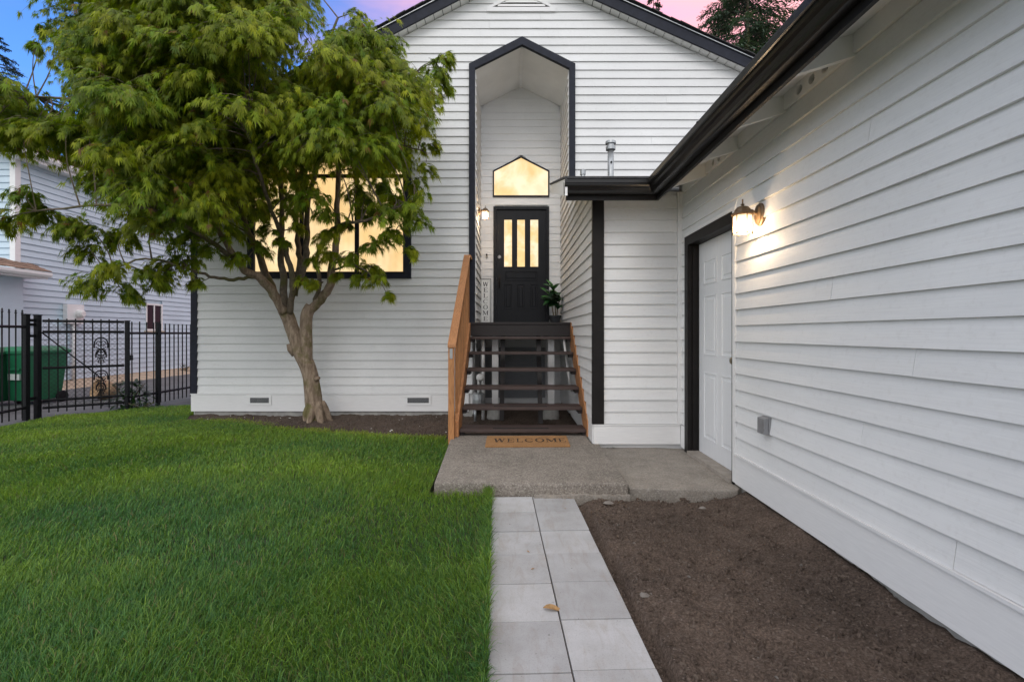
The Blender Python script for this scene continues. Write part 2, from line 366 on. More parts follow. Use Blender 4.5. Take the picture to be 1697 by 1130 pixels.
def lathe_vf(prof, c, n=16):
    c = Vector(c); V = []; Fc = []
    for r, z in prof:
        for k in range(n):
            th = 2*math.pi*(k+0.5)/n; V.append(c+Vector((r*math.cos(th), r*math.sin(th), z)))
    for i in range(len(prof)-1):
        for k in range(n): Fc.append((i*n+k, i*n+(k+1) % n, (i+1)*n+(k+1) % n, (i+1)*n+k))
    Fc.append(tuple(range(n))[::-1]); Fc.append(tuple(range((len(prof)-1)*n, len(prof)*n)))
    return V, Fc
def catmull(pts, per=5):
    pts = [np.array(p, float) for p in pts]; out = []
    for i in range(len(pts)-1):
        p0 = pts[max(i-1, 0)]; p1 = pts[i]; p2 = pts[i+1]; p3 = pts[min(i+2, len(pts)-1)]
        for k in range(per):
            t = k/per
            out.append(0.5*((2*p1)+(-p0+p2)*t+(2*p0-5*p1+4*p2-p3)*t*t+(-p0+3*p1-3*p2+p3)*t**3))
    out.append(pts[-1]); return out
def thing(name, label, cat, loc, group=None):
    o = bpy.data.objects.new(name, None); COL.objects.link(o); o.location = loc; o.empty_display_size = 0.2
    o['label'] = label; o['category'] = cat
    if group: o['group'] = group
    return o
def tag(o, label, cat, group=None):
    o['label'] = label; o['category'] = cat
    if group: o['group'] = group
    return o
def np_mesh(name, V, loops, totals, mat, parent=None, cols=None, center=(0, 0, 0), smooth=False):
    me = bpy.data.meshes.new(name); V = np.asarray(V, np.float32)-np.asarray(center, np.float32)
    me.vertices.add(len(V)); me.vertices.foreach_set('co', V.ravel())
    loops = np.asarray(loops, np.int32).ravel(); totals = np.asarray(totals, np.int32)
    me.loops.add(len(loops)); me.loops.foreach_set('vertex_index', loops)
    me.polygons.add(len(totals)); st = np.zeros(len(totals), np.int32); st[1:] = np.cumsum(totals)[:-1]
    me.polygons.foreach_set('loop_start', st); me.polygons.foreach_set('loop_total', totals)
    if smooth: me.polygons.foreach_set('use_smooth', np.ones(len(totals), bool))
    me.update(calc_edges=True)
    if cols is not None:
        a = me.color_attributes.new('Col', 'FLOAT_COLOR', 'POINT')
        c4 = np.ones((len(V), 4), np.float32); c4[:, :3] = cols; a.data.foreach_set('color', c4.ravel())
    return link(name, me, mat, parent, Vector(center))
def in_poly(x, y, poly):
    ins = np.zeros(len(x), bool); n = len(poly)
    for i in range(n):
        x1, y1 = poly[i]; x2, y2 = poly[(i+1) % n]
        if y1 == y2: continue
        ins ^= ((y1 > y) != (y2 > y)) & (x < (x2-x1)*(y-y1)/(y2-y1)+x1)
    return ins
def fbm(x, y, seed=0, octs=4, f0=1.0):
    r = np.random.default_rng(seed); out = np.zeros_like(x); amp = 1.0
    for o in range(octs):
        for k in range(4):
            a = r.uniform(0, 2*np.pi); ph = r.uniform(0, 2*np.pi); f = f0*2**o*r.uniform(0.7, 1.4)
            out += amp*np.sin((x*np.cos(a)+y*np.sin(a))*f+ph)*0.25
        amp *= 0.55
    return out
# lap siding: a wedge board, thick at its lower edge, on a wall described by a mapping (u along, d outwards, z up)
EXP = 0.1195
def facade_map(Y0): return lambda u, d, z: (u, Y0-d, z)
def west_map(X0): return lambda u, d, z: (X0-d, u, z)      # wall that faces -X
def east_map(X0): return lambda u, d, z: (X0+d, u, z)      # wall that faces +X
def lap_board(mp_, u0b, u1b, u0t, u1t, z0, z1, parent, mat='white_siding', t=0.021, name='siding_board'):
    j = random.uniform(-0.0015, 0.0015); dz = random.uniform(-0.0012, 0.0012); t2 = t+random.uniform(-0.001, 0.002)
    lap = 0.012
    v = [mp_(u0b, 0.0, z0+dz), mp_(u1b, 0.0, z0+dz), mp_(u1b, t2+j, z0+dz), mp_(u0b, t2, z0+dz),
         mp_(u0t, 0.0, z1+lap), mp_(u1t, 0.0, z1+lap), mp_(u1t, 0.002, z1+lap), mp_(u0t, 0.002, z1+lap)]
    f = [(0, 1, 2, 3), (4, 7, 6, 5), (3, 2, 6, 7), (0, 4, 5, 1), (0, 3, 7, 4), (1, 5, 6, 2)]
    return mesh(name, v, f, mat, parent)

# serif capitals as strokes in a unit box (u 0..1, v 0..1)
def glyph(ch):
    q = []
    def st(a, b_, w0, w1=None):
        w1 = w0 if w1 is None else w1
        q.append([(a[0]-w0/2, a[1]), (a[0]+w0/2, a[1]), (b_[0]+w1/2, b_[1]), (b_[0]-w1/2, b_[1])])
    def bar(u0, u1, v0, v1): q.append([(u0, v0), (u1, v0), (u1, v1), (u0, v1)])
    TH, TN = 0.15, 0.06
    if ch in 'ELCO': pass
    if ch == 'W':
        st((0.30, 0), (0.14, 1), TH); st((0.30, 0), (0.50, 0.92), TN); st((0.70, 0), (0.50, 1), TH); st((0.70, 0), (0.87, 1), TN)
        bar(0.0, 0.27, 0.95, 1.0); bar(0.38, 0.6, 0.95, 1.0); bar(0.76, 1.0, 0.95, 1.0)
    if ch == 'E':
        bar(0.2, 0.2+TH, 0, 1); bar(0.1, 0.85, 0.94, 1); bar(0.1, 0.88, 0, 0.06); bar(0.3, 0.66, 0.48, 0.54)
        q.append([(0.85, 1), (0.80, 0.94), (0.82, 0.74), (0.85, 0.74)]); q.append([(0.88, 0), (0.9, 0.28), (0.86, 0.28), (0.80, 0.06)]); bar(0.63, 0.66, 0.38, 0.64)
    if ch == 'L':
        bar(0.2, 0.2+TH, 0, 1); bar(0.1, 0.46, 0.95, 1); bar(0.1, 0.86, 0, 0.06); q.append([(0.86, 0), (0.88, 0.3), (0.84, 0.3), (0.76, 0.06)])
    if ch in 'CO':
        n = 26; a0, a1 = (0, 2*math.pi) if ch == 'O' else (math.radians(42), math.radians(318))
        for i in range(n):
            pts = []
            for k, t_ in ((i, 0), (i+1, 0), (i+1, 1), (i, 1)):
                a = a0+(a1-a0)*k/n; thick = TN+(TH-TN)*abs(math.cos(a))**1.3
                if ch == 'C' and math.cos(a) > 0.3: thick = TN
                ru, rv = 0.43, 0.52
                pts.append((0.5+math.cos(a)*(ru-thick*t_), 0.5+math.sin(a)*(rv-thick*t_*0.8)))
            q.append(pts)
        if ch == 'C': bar(0.80, 0.84, 0.66, 0.95); q.append([(0.80, 0.2), (0.84, 0.17), (0.84, 0.28), (0.81, 0.28)])
    if ch == 'M':
        bar(0.12, 0.12+TN, 0, 1); bar(0.76, 0.76+TH, 0, 1); st((0.50, 0.05), (0.19, 1), TH); st((0.50, 0.05), (0.80, 1), TN)
        bar(0.02, 0.28, 0, 0.05); bar(0.66, 1.0, 0, 0.05); bar(0.02, 0.2, 0.95, 1); bar(0.8, 1.0, 0.95, 1)
    return q
def letters(name, mat, parent, place, chars_boxes, depth):
    for ch, (u0, v0, uw, vh) in chars_boxes:
        mb = MB(); i = 0
        for quad in glyph(ch):
            dd = depth+i*0.00012; i += 1
            mb.prism([place(u0+a*uw, v0+b_*vh, 0.0003) for a, b_ in quad], Vector(place(0, 0, dd))-Vector(place(0, 0, 0.0003)))
        mb.build(name, mat, parent)
# ================================================================== GROUND
YF = 7.0            # face of the main facade
XR = 1.7            # face of the garage wall
YW = 4.85           # front of the wing
XS = 0.824          # side wall of the wing / right wall of the entry recess
YB = 8.15           # back wall of the entry recess
def S(o): o['kind'] = 'structure'; return o
S(box('ground', -120, 120, -60, 160, -0.40, -0.06, 'far_ground'))
S(box('driveway', -10.45, -4.66, -4, 24, -0.30, -0.02, 'asphalt'))
def path_c(Y): return 0.212-(Y-1.733)*0.0346         # the joint between the two paver columns
LAWN = [(path_c(0.0)-0.30, 0.0), (path_c(3.55)-0.30, 3.55), (-0.62, 3.55), (-0.66, 5.3), (-1.43, 5.46), (-2.03, 5.62), (-2.71, 5.84), (-3.30, 6.20), (-3.7, 6.38),
        (-4.40, 6.52), (-4.60, 6.9), (-4.72, 8.2), (-5.3, 7.85), (-5.85, 7.45), (-6.45, 6.75), (-6.36, 6.0), (-6.2, 5.0), (-6.2, 0.0)]
# soil: one displaced sheet under everything between the path, the house and the garage
xs = np.arange(-5.2, 1.80, 0.022); ys = np.arange(-0.2, 8.3, 0.022); gx, gy = np.meshgrid(xs, ys)
px_, py_ = gx.ravel(), gy.ravel()
hz = 0.020*fbm(px_, py_, 3, 4, 3.0)+0.014*fbm(px_, py_, 4, 4, 22.0)+0.006*RNG.random(len(px_))
lawn_in = in_poly(px_, py_, LAWN)
pc = path_c(py_); in_path = (np.abs(px_-pc) < 0.36) & (py_ < 3.7)
slab = (px_ > -0.7) & (px_ < 1.75) & (py_ > 3.5) & (py_ < 4.95)
zz = hz-0.002
zz -= 0.02*np.clip(1-(px_-(pc+0.32))/0.10, 0, 1)*(py_ < 3.6)*(px_ > pc)*0.6
zz += 0.046*np.clip((px_-1.52)/0.16, 0, 1)*(py_ < 3.55)           # trough along the garage wall
zz += 0.05*np.exp(-(((px_+2.62)/0.45)**2+((py_-6.42)/0.3)**2))     # mound round the tree
zz += 0.012*(py_ > 5.4)*(px_ < -0.7)
zz[lawn_in] = -0.02; zz[in_path] = -0.045; zz[slab] = -0.06
ny, nx = gx.shape
idx = np.arange(ny*nx).reshape(ny, nx)
q = np.stack([idx[:-1, :-1], idx[:-1, 1:], idx[1:, 1:], idx[1:, :-1]], -1).reshape(-1, 4)
SOIL_GRID = zz.reshape(gx.shape).copy()
soil = S(np_mesh('soil', np.stack([px_, py_, zz], 1), q, np.full(len(q), 4), 'soil', smooth=True))
lawn = S(mesh('lawn', *prism_vf([(x, y, -0.05) for x, y in LAWN], (0, 0, 0.058)), 'lawn_base'))

# concrete slabs at the entry
def slab_obj(name, poly, z0, z1, mat, bev):
    return S(mesh(name, *prism_vf([(x, y, z0) for x, y in poly], (0, 0, z1-z0)), mat, bevel=bev))
slab_obj('entry_slab', [(-0.575, 3.57), (0.10, 3.555), (0.855, 3.545), (0.862, 4.2), (0.868, 4.832), (0.80, 4.84), (0.80, 5.32), (-0.655, 5.32)], -0.12, 0.10, 'aggregate', 0.018)
slab_obj('side_slab', [(0.872, 3.60), (1.2, 3.575), (1.655, 3.55), (1.69, 3.60), (1.80, 3.66), (1.80, 4.70), (1.72, 4.83), (0.88, 4.99)], -0.12, 0.05, 'worn_concrete', 0.012)
# foundation strip of rough mortar along the front of the entry slab
mb = MB(); xs_ = np.linspace(0.16, 0.86, 22)
for i in range(21):
    h_ = 0.016+0.012*random.random(); d_ = 0.010+0.02*random.random()
    mb.box(xs_[i], xs_[i+1]-0.001, 3.535-d_, 3.552, -0.05, h_)
mb.build('mortar_strip', 'worn_concrete', bevel=0.0)['kind'] = 'structure'

# path
path = S(MB().prism([(path_c(0)-0.31, 0.0, -0.04), (path_c(0)+0.31, 0.0, -0.04), (path_c(3.56)+0.31, 3.56, -0.04), (path_c(3.56)-0.31, 3.56, -0.04)], (0, 0, 0.028)).build('path', 'soil'))
ang = math.atan(0.0346)
for col_ in (0, 1):
    for r_ in range(12):
        y1 = 3.545-r_*0.3062; y0 = y1-0.3062
        g = 0.0020
        u0, u1 = ((-0.303, -0.0010) if col_ == 0 else (0.0010, 0.303))
        sh = (0.0, 0.010)[col_]
        tz = random.uniform(-0.004, 0.004)
        pts = []
        for (u, y) in ((u0+g, y0+0.003+sh), (u1-g, y0+0.003+sh), (u1-g, y1-0.003+sh), (u0+g, y1-0.003+sh)):
            if y1+sh > 3.548 and y > 3.4: y = 3.548
            pts.append((path_c(y)+u*math.cos(ang), y+u*math.sin(ang), -0.035))
        mesh('paver', *prism_vf(pts, (0, 0, 0.039+tz)), 'paver', path, bevel=0.0028)

# ================================================================== HOUSE
house = thing('house', 'white gabled house with black trim and a tall pointed entry recess', 'house', (-0.5, YF, 0))
APX, APZ = 0.136, 6.354                        # under-edge of the rake at the apex
ML, MR = 0.521, 0.446
def rake_z(x): return APZ-ML*(APX-x) if x < APX else APZ-MR*(x-APX)
def rake_x(z): return APX-(APZ-z)/ML, APX+(APZ-z)/MR
XL, XRT = -4.62, 4.6
PL, PR, PSH, PXC, PPK = -0.533, XS, 5.00, 0.145, 5.34          # entry opening, inner edges
TW = 0.085
def open_x(z):
    "entry opening half-way into its trim, as (left, right) or None"
    o = TW*0.5
    if z < PSH: return PL-o, PR+o
    pk = PPK+o*1.15
    if z >= pk: return None
    k = (pk-z)/(pk-PSH)
    return PXC+(PL-o-PXC)*k, PXC+(PR+o-PXC)*k
WX0, WX1, WZ0, WZ1 = -3.805, -1.451, 1.985, 3.90               # big window outer
fm = facade_map(YF)
# wall core, in three pieces round the opening
def core(poly): return poly
wall = MB()
wall.prism([(XL+0.01, YF+0.02, 0.02), (PL-0.03, YF+0.02, 0.02), (PL-0.03, YF+0.02, PSH), (PXC-0.001, YF+0.02, PPK+0.06), (PXC-0.001, YF+0.02, rake_z(PXC)-0.02), (XL+0.01, YF+0.02, rake_z(XL)-0.02)], (0, 0.12, 0))
wall.prism([(PR+0.03, YF+0.02, 0.02), (XRT, YF+0.02, 0.02), (XRT, YF+0.02, rake_z(XRT)-0.02), (PXC+0.001, YF+0.02, rake_z(PXC)-0.02), (PXC+0.001, YF+0.02, PPK+0.06), (PR+0.03, YF+0.02, PSH)], (0, 0.12, 0))
wall.box(XL+0.012, XL+0.13, YF+0.15, 15, 0.02, rake_z(XL)-0.05); wall.box(XRT-0.13, XRT-0.01, YF+0.15, 15, 0.02, rake_z(XRT)-0.05)
wall.box(XL+0.14, XRT-0.14, 14.88, 15, 0.02, 4.0)
wall.box(PL-0.13, PL-0.02, YF+0.145, YB+0.12, 0.02, PSH+0.1); wall.box(PR+0.02, PR+0.13, YF+0.145, YB+0.12, 0.02, PSH+0.1)
wall.box(PL-0.01, PR+0.01, YB+0.02, YB+0.10, 0.02, 5.4)
wall.build('wall', 'white_siding', house)
# foundation and skirt boards
box('foundation', XL+0.03, PL-0.04, YF+0.012, YF+0.10, -0.25, 0.085, 'concrete_foundation', house)
VENTS = [(-3.80, -3.465, 0.165, 0.302), (-1.535, -1.165, 0.165, 0.302)]
box('skirt_board', XL-0.005, PL-0.09, YF-0.02, YF+0.015, 0.075, 0.315, 'white_trim', house)
box('skirt_cap', XL-0.012, PL-0.09, YF-0.028, YF+0.012, 0.317, 0.330, 'white_trim', house)
row0 = 0.332
nrow = int((APZ-row0)/EXP)+1
for k in range(nrow):
    z0 = row0+k*EXP; z1 = z0+EXP
    spans = []
    lb, rb = rake_x(z0); lt, rt = rake_x(z1)
    if z1 > APZ+0.02: break
    Lb, Rb = max(XL+0.085, lb), min(XRT, rb); Lt, Rt = max(XL+0.085, lt), min(XRT, rt)
    if Rt < Lt: Lt = Rt = APX
    op0, op1 = open_x(z0), open_x(z1)
    if op0 is None: spans.append((Lb, Rb, Lt, Rt))
    else:
        if op1 is None: op1 = (PXC, PXC)
        spans += [(Lb, op0[0], Lt, op1[0]), (op0[1], Rb, op1[1], Rt)]
    cut = []
    for (a, b_, c_, d_) in spans:
        if a < WX0 and b_ > WX1 and z1 > WZ0+0.02 and z0 < WZ1-0.02:
            cut += [(a, WX0+0.03, c_, WX0+0.03), (WX1-0.03, b_, WX1-0.03, d_)]
        else: cut.append((a, b_, c_, d_))
    for (a, b_, c_, d_) in cut:
        if b_-a < 0.02: continue
        if a > XS and z1 < 2.45: continue            # behind the wing
        # long runs have a butt joint somewhere
        if b_-a > 2.6 and k % 3 != 1:
            s = a+(b_-a)*random.uniform(0.3, 0.7)
            lap_board(fm, a, s-0.001, c_, s-0.001, z0, z1, house); lap_board(fm, s+0.001, b_, s+0.001, d_, z0, z1, house)
        else: lap_board(fm, a, b_, c_, d_, z0, z1, house)
# corner board
box('corner_board', XL-0.006, XL+0.083, YF-0.026, YF+0.02, 0.331, rake_z(XL)-0.02, 'black_trim', house)
# crawl space vents
for (a, b_, c_, d_) in VENTS:
    vf_ = MB(); fw = 0.03
    vf_.box(a, b_, YF-0.034, YF-0.0205, d_-fw, d_); vf_.box(a, b_, YF-0.034, YF-0.0205, c_, c_+fw)
    vf_.box(a, a+fw, YF-0.033, YF-0.0205, c_+fw, d_-fw); vf_.box(b_-fw, b_, YF-0.033, YF-0.0205, c_+fw, d_-fw)
    vo_ = vf_.build('crawl_vent', 'white_trim', house)
    box('vent_shade_sheet', a+fw, b_-fw, YF-0.0225, YF-0.0205, c_+fw, d_-fw, 'black_and_shade', vo_)  # solid dark sheet, the shade of the opening put in as colour
    sm = MB()
    for i in range(22):
        x = a+fw+(b_-a-2*fw)*(i+0.5)/22; sm.box(x-0.002, x+0.002, YF-0.027, YF-0.025, c_+fw, d_-fw)
    for i in range(6):
        z = c_+fw+(d_-c_-2*fw)*(i+0.5)/6; sm.box(a+fw, b_-fw, YF-0.0295, YF-0.0275, z-0.0015, z+0.0015)
    sm.build('vent_screen', 'grey_metal', vo_)
# big lit window
win = thing('window', '', 'x', ((WX0+WX1)/2, YF-0.03, WZ0)); del win['label']; del win['category']; win.parent = house; win.location = Vector(((WX0+WX1)/2, YF-0.03, WZ0))-house.location
fb = 0.085
box('frame_rail', WX0, WX1, YF-0.045, YF+0.015, WZ0, WZ0+fb, 'black_trim', win); box('frame_rail', WX0, WX1, YF-0.045, YF+0.015, WZ1-fb, WZ1, 'black_trim', win)
box('frame_stile', WX0, WX0+fb+0.015, YF-0.043, YF+0.015, WZ0+fb, WZ1-fb, 'black_trim', win); box('frame_stile', WX1-fb-0.03, WX1, YF-0.043, YF+0.015, WZ0+fb, WZ1-fb, 'black_trim', win)
mxs_ = [-3.03, -2.235]
for x in mxs_: box('mullion', x-0.03, x+0.03, YF-0.03, YF+0.013, WZ0+fb, WZ1-fb, 'black_trim', win)
xe = [WX0+fb+0.015]+[v for x in mxs_ for v in (x-0.03, x+0.03)]+[WX1-fb-0.03]
TZ = 3.46
for i in range(3):
    box('transom_bar', xe[2*i], xe[2*i+1], YF-0.028, YF+0.012, TZ-0.025, TZ+0.025, 'black_trim', win)
    box('pane', xe[2*i], xe[2*i+1], YF-0.004, YF+0.006, WZ0+fb, TZ-0.025, 'lit_glass', win)
    box('pane', xe[2*i], xe[2*i+1], YF-0.004, YF+0.006, TZ+0.025, WZ1-fb, 'lit_glass', win)
box('sill', WX0+fb, WX1-fb, YF-0.052, YF-0.046, WZ0+fb-0.012, WZ0+fb+0.012, 'bronze_trim', win)
# entry trim, mitred band
def band(pts_in, pts_out):
    for i in range(len(pts_in)-1):
        a, b_, c_, d_ = pts_in[i], pts_in[i+1], pts_out[i+1], pts_out[i]
        prism('entry_trim', [(x, YF-0.048, z) for x, z in (a, b_, c_, d_)], (0, 0.06, 0), 'black_trim', house)
ztb = 1.30
band([(PL, ztb), (PL, PSH), (PXC, PPK), (PR, PSH), (PR, 3.0)], [(PL-TW, ztb), (PL-TW, PSH+0.065), (PXC, PPK+0.115), (PR+TW, PSH+0.065), (PR+TW, 3.0)])
# entry recess: ceiling, side walls, back wall
def ceil_z(x): return PSH+(PPK-PSH)*(1-abs(x-PXC)/(PR-PXC))
prism('recess_ceiling', [(PL, YF+0.013, PSH), (PXC-0.02, YF+0.013, PPK-0.012), (PXC-0.02, YB, PPK-0.012), (PL, YB, PSH)], (0, 0, 0.03), 'soffit_paint', house)
prism('recess_ceiling', [(PXC+0.02, YF+0.013, PPK-0.012), (PR, YF+0.013, PSH), (PR, YB, PSH), (PXC+0.02, YB, PPK-0.012)], (0, 0, 0.03), 'soffit_paint', house)
box('ceiling_strip', PXC-0.022, PXC+0.022, YF+0.014, YB, PPK-0.024, PPK+0.01, 'soffit_paint', house)
em = east_map(PL); wmw = west_map(XS); bmk = facade_map(YB)
LZ = 1.348
DX0, DX1, DZ1 = -0.312, 0.622, 3.318
TX0, TX1, TZ0, TZS, TZP = -0.322, 0.626, 3.484, 3.92, 4.164
TXC = (TX0+TX1)/2
k = 0; z0 = 0.335
while z0 < PSH+0.3:
    z1 = z0+EXP
    zz1 = min(z1, PSH)
    if z0 < PSH-0.02:
        if z0 > LZ-0.5: lap_board(em, YF+0.012, YB-0.022, YF+0.012, YB-0.022, z0, zz1, house)
        ys_ = YW+0.02 if z0 < 2.5 else min(YF+0.012, YW+0.02+max(0, (z0-2.56)/0.27))
        if z0 > 3.05: ys_ = YF+0.012
        lap_board(wmw, ys_, YB-0.022, ys_, YB-0.022, z0, zz1, house)
    z0 = z1
z0 = LZ-2*EXP-0.03
while z0 < PPK-0.02:
    z1 = z0+EXP
    xl, xr = PL+0.02, XS-0.02
    def lim(z):
        if z <= PSH: return xl, xr
        kk = max(0.0, (PPK-z)/(PPK-PSH)); return PXC+(xl-PXC)*kk, PXC+(xr-PXC)*kk
    l0, r0 = lim(z0); l1, r1 = lim(min(z1, PPK))
    if z0 < DZ1-0.03 and z1 > LZ+0.02: spans = [(l0, DX0+0.02, l1, DX0+0.02), (DX1-0.02, r0, DX1-0.02, r1)]
    elif z0 < TZP and z1 > TZ0+0.02:
        def tl(z):
            if z <= TZS: return TX0+0.01, TX1-0.01
            kk = max(0.0, (TZP-z)/(TZP-TZS)); return TXC+(TX0-TXC)*kk, TXC+(TX1-TXC)*kk
        a0, b0 = tl(max(z0, TZ0)); a1, b1 = tl(z1)
        spans = [(l0, a0, l1, a1), (b0, r0, b1, r1)]
    else: spans = [(l0, r0, l1, r1)]
    for a, b_, c_, d_ in spans:
        if b_-a > 0.02: lap_board(bmk, a, b_, c_, d_, z0, z1, house, t=0.012)
    z0 = z1
for x0_, x1_ in ((PL+0.002, PL+0.022), (XS-0.022, XS-0.002)):
    box('corner_strip', x0_, x1_, YB-0.021, YB-0.001, 1.0, PSH-0.002, 'white_trim', house)
# transom window
tw_ = bpy.data.objects.new('transom_window', None); COL.objects.link(tw_); tw_.parent = house; tw_.location = Vector((TXC, YB-0.02, TZ0))-house.location
out = [(TX0, TZ0), (TX1, TZ0), (TX1, TZS), (TXC, TZP), (TX0, TZS)]
inn = [(TX0+0.022, TZ0+0.022), (TX1-0.022, TZ0+0.022), (TX1-0.022, TZS-0.012), (TXC, TZP-0.026), (TX0+0.022, TZS-0.012)]
fr = MB()
for i in range(5):
    a, b_, c_, d_ = out[i], out[(i+1) % 5], inn[(i+1) % 5], inn[i]
    fr.prism([(x, YB-0.035, z) for x, z in (a, b_, c_, d_)], (0, 0.045, 0))
fr.build('frame', 'black_trim', tw_)
prism('pane', [(x, YB-0.012, z) for x, z in inn], (0, 0.01, 0), 'lit_transom', tw_)
# front door
fd = bpy.data.objects.new('front_door', None); COL.objects.link(fd); fd.parent = house; fd.location = Vector(((DX0+DX1)/2, YB-0.02, LZ))-house.location
cw = 0.048
box('casing', DX0, DX0+cw, YB-0.04, YB+0.01, LZ+0.001, DZ1-cw, 'door_black', fd); box('casing', DX1-cw, DX1, YB-0.04, YB+0.01, LZ+0.001, DZ1-cw, 'door_black', fd)
box('casing', DX0, DX1, YB-0.042, YB+0.01, DZ1-cw, DZ1, 'door_black', fd)
def DP(zx, zy): # measured on the door: -> X, z at the leaf
    return (740+zx/4.709-848.5)*(YB-0.01)/F, 1.2-(320+zy/4.709-552)*(YB-0.01)/F
lx0, lx1, lz1 = DX0+cw+0.002, DX1-cw-0.002, DZ1-cw-0.003
# leaf made of stiles and rails round three panes and four panels
gz0, gz1 = DP(0, 578)[1], DP(0, 206)[1]
gx = [(DP(a, 0)[0], DP(b_, 0)[0]) for a, b_ in ((447, 513), (549, 614), (651, 718))]
lf = MB(); Yl = YB-0.012
lf.box(lx0, gx[0][0], Yl, Yl+0.03, LZ+0.012, lz1); lf.box(gx[2][1], lx1, Yl, Yl+0.03, LZ+0.012, lz1)
lf.box(gx[0][0], gx[2][1], Yl+0.0005, Yl+0.03, gz1, lz1); lf.box(gx[0][1], gx[1][0], Yl+0.0005, Yl+0.03, gz0, gz1); lf.box(gx[1][1], gx[2][0], Yl+0.0005, Yl+0.03, gz0, gz1)
lf.box(gx[0][0], gx[2][1], Yl+0.001, Yl+0.03, LZ+0.012, gz0)
lf.build('leaf', 'door_black', fd)
for a, b_ in gx:
    box('pane', a+0.006, b_-0.006, Yl+0.012, Yl+0.02, gz0+0.006, gz1-0.006, 'lit_door_glass', fd)
    bd = MB()
    bd.box(a-0.008, a+0.006, Yl-0.006, Yl+0.012, gz0-0.008, gz1+0.008); bd.box(b_-0.006, b_+0.008, Yl-0.006, Yl+0.012, gz0-0.008, gz1+0.008)
    bd.box(a+0.006, b_-0.006, Yl-0.0055, Yl+0.012, gz1-0.006, gz1+0.008); bd.box(a+0.006, b_-0.006, Yl-0.0055, Yl+0.012, gz0-0.008, gz0+0.006)
    bd.build('glazing_bead', 'door_black', fd)
def panel(parent, mp_, u0, u1, z0, z1, mat, d=0.007):
    "raised panel with a moulded border"
    b0, b1 = 0.012, 0.034
    rings = [(0, 0.0), (0, d), (b0, d), (b0+0.006, -0.003), (b1, -0.003), (b1+0.012, d*0.8)]
    V = []
    for ins, dd in rings:
        V += [mp_(u0+ins, dd, z0+ins), mp_(u1-ins, dd, z0+ins), mp_(u1-ins, dd, z1-ins), mp_(u0+ins, dd, z1-ins)]
    Fc = [(i*4+j, i*4+(j+1) % 4, (i+1)*4+(j+1) % 4, (i+1)*4+j) for i in range(len(rings)-1) for j in range(4)]
    n = (len(rings)-1)*4; Fc.append((n, n+1, n+2, n+3))
    return mesh('panel', V, Fc, mat, parent)
dm = facade_map(Yl)
a, zt = DP(452, 610); b_, zb = DP(713, 684); panel(fd, dm, a, b_, zb, zt, 'door_black')
for u0, u1 in ((447, 515), (547, 613), (650, 713)):
    a, zt = DP(u0, 710); b_, zb = DP(u1, 905); panel(fd, dm, a, b_, zb, zt, 'door_black')
x, z = DP(413, 500); o = mesh('deadbolt', *lathe_vf([(0.032, 0), (0.032, 0.012), (0.02, 0.02)], (0, 0, 0), 16), 'grey_metal', fd)
o.location = Vector((x, Yl-0.001, z))-wloc(fd); o.rotation_euler.x = math.pi/2
hx, hz_ = DP(413, 690)
h_ = MB(); h_.box(hx-0.03, hx+0.03, Yl-0.012, Yl+0.0, hz_-0.12, hz_+0.11)
h_.tube([(hx, Yl-0.012, hz_+0.05), (hx, Yl-0.05, hz_+0.045), (hx, Yl-0.058, hz_-0.02), (hx, Yl-0.05, hz_-0.085), (hx, Yl-0.012, hz_-0.09)], 0.009, 8)
h_.build('handle', 'bronze_trim', fd)
box('threshold', DX0, DX1, YB-0.09, YB-0.043, LZ+0.001, LZ+0.018, 'bronze_trim', fd)
db = MB().box(-0.437, -0.411, YB-0.045, YB-0.012, 2.465, 2.525).build('doorbell', 'bronze_trim', house, bevel=0.003)
o = mesh('button', *lathe_vf([(0.007, 0), (0.007, 0.004)], (0, 0, 0), 10), 'pvc_white', db); o.location = Vector((-0.424, YB-0.047, 2.48))-wloc(db); o.rotation_euler.x = math.pi/2
# crawl access panel under the landing
box('access_panel', -0.45, 0.55, YB-0.028, YB-0.015, 0.12, 0.96, 'grey_panel', house)
for zz_ in (0.30, 0.50, 0.70): box('panel_batten', -0.45, 0.55, YB-0.034, YB-0.029, zz_, zz_+0.012, 'grey_panel', house)
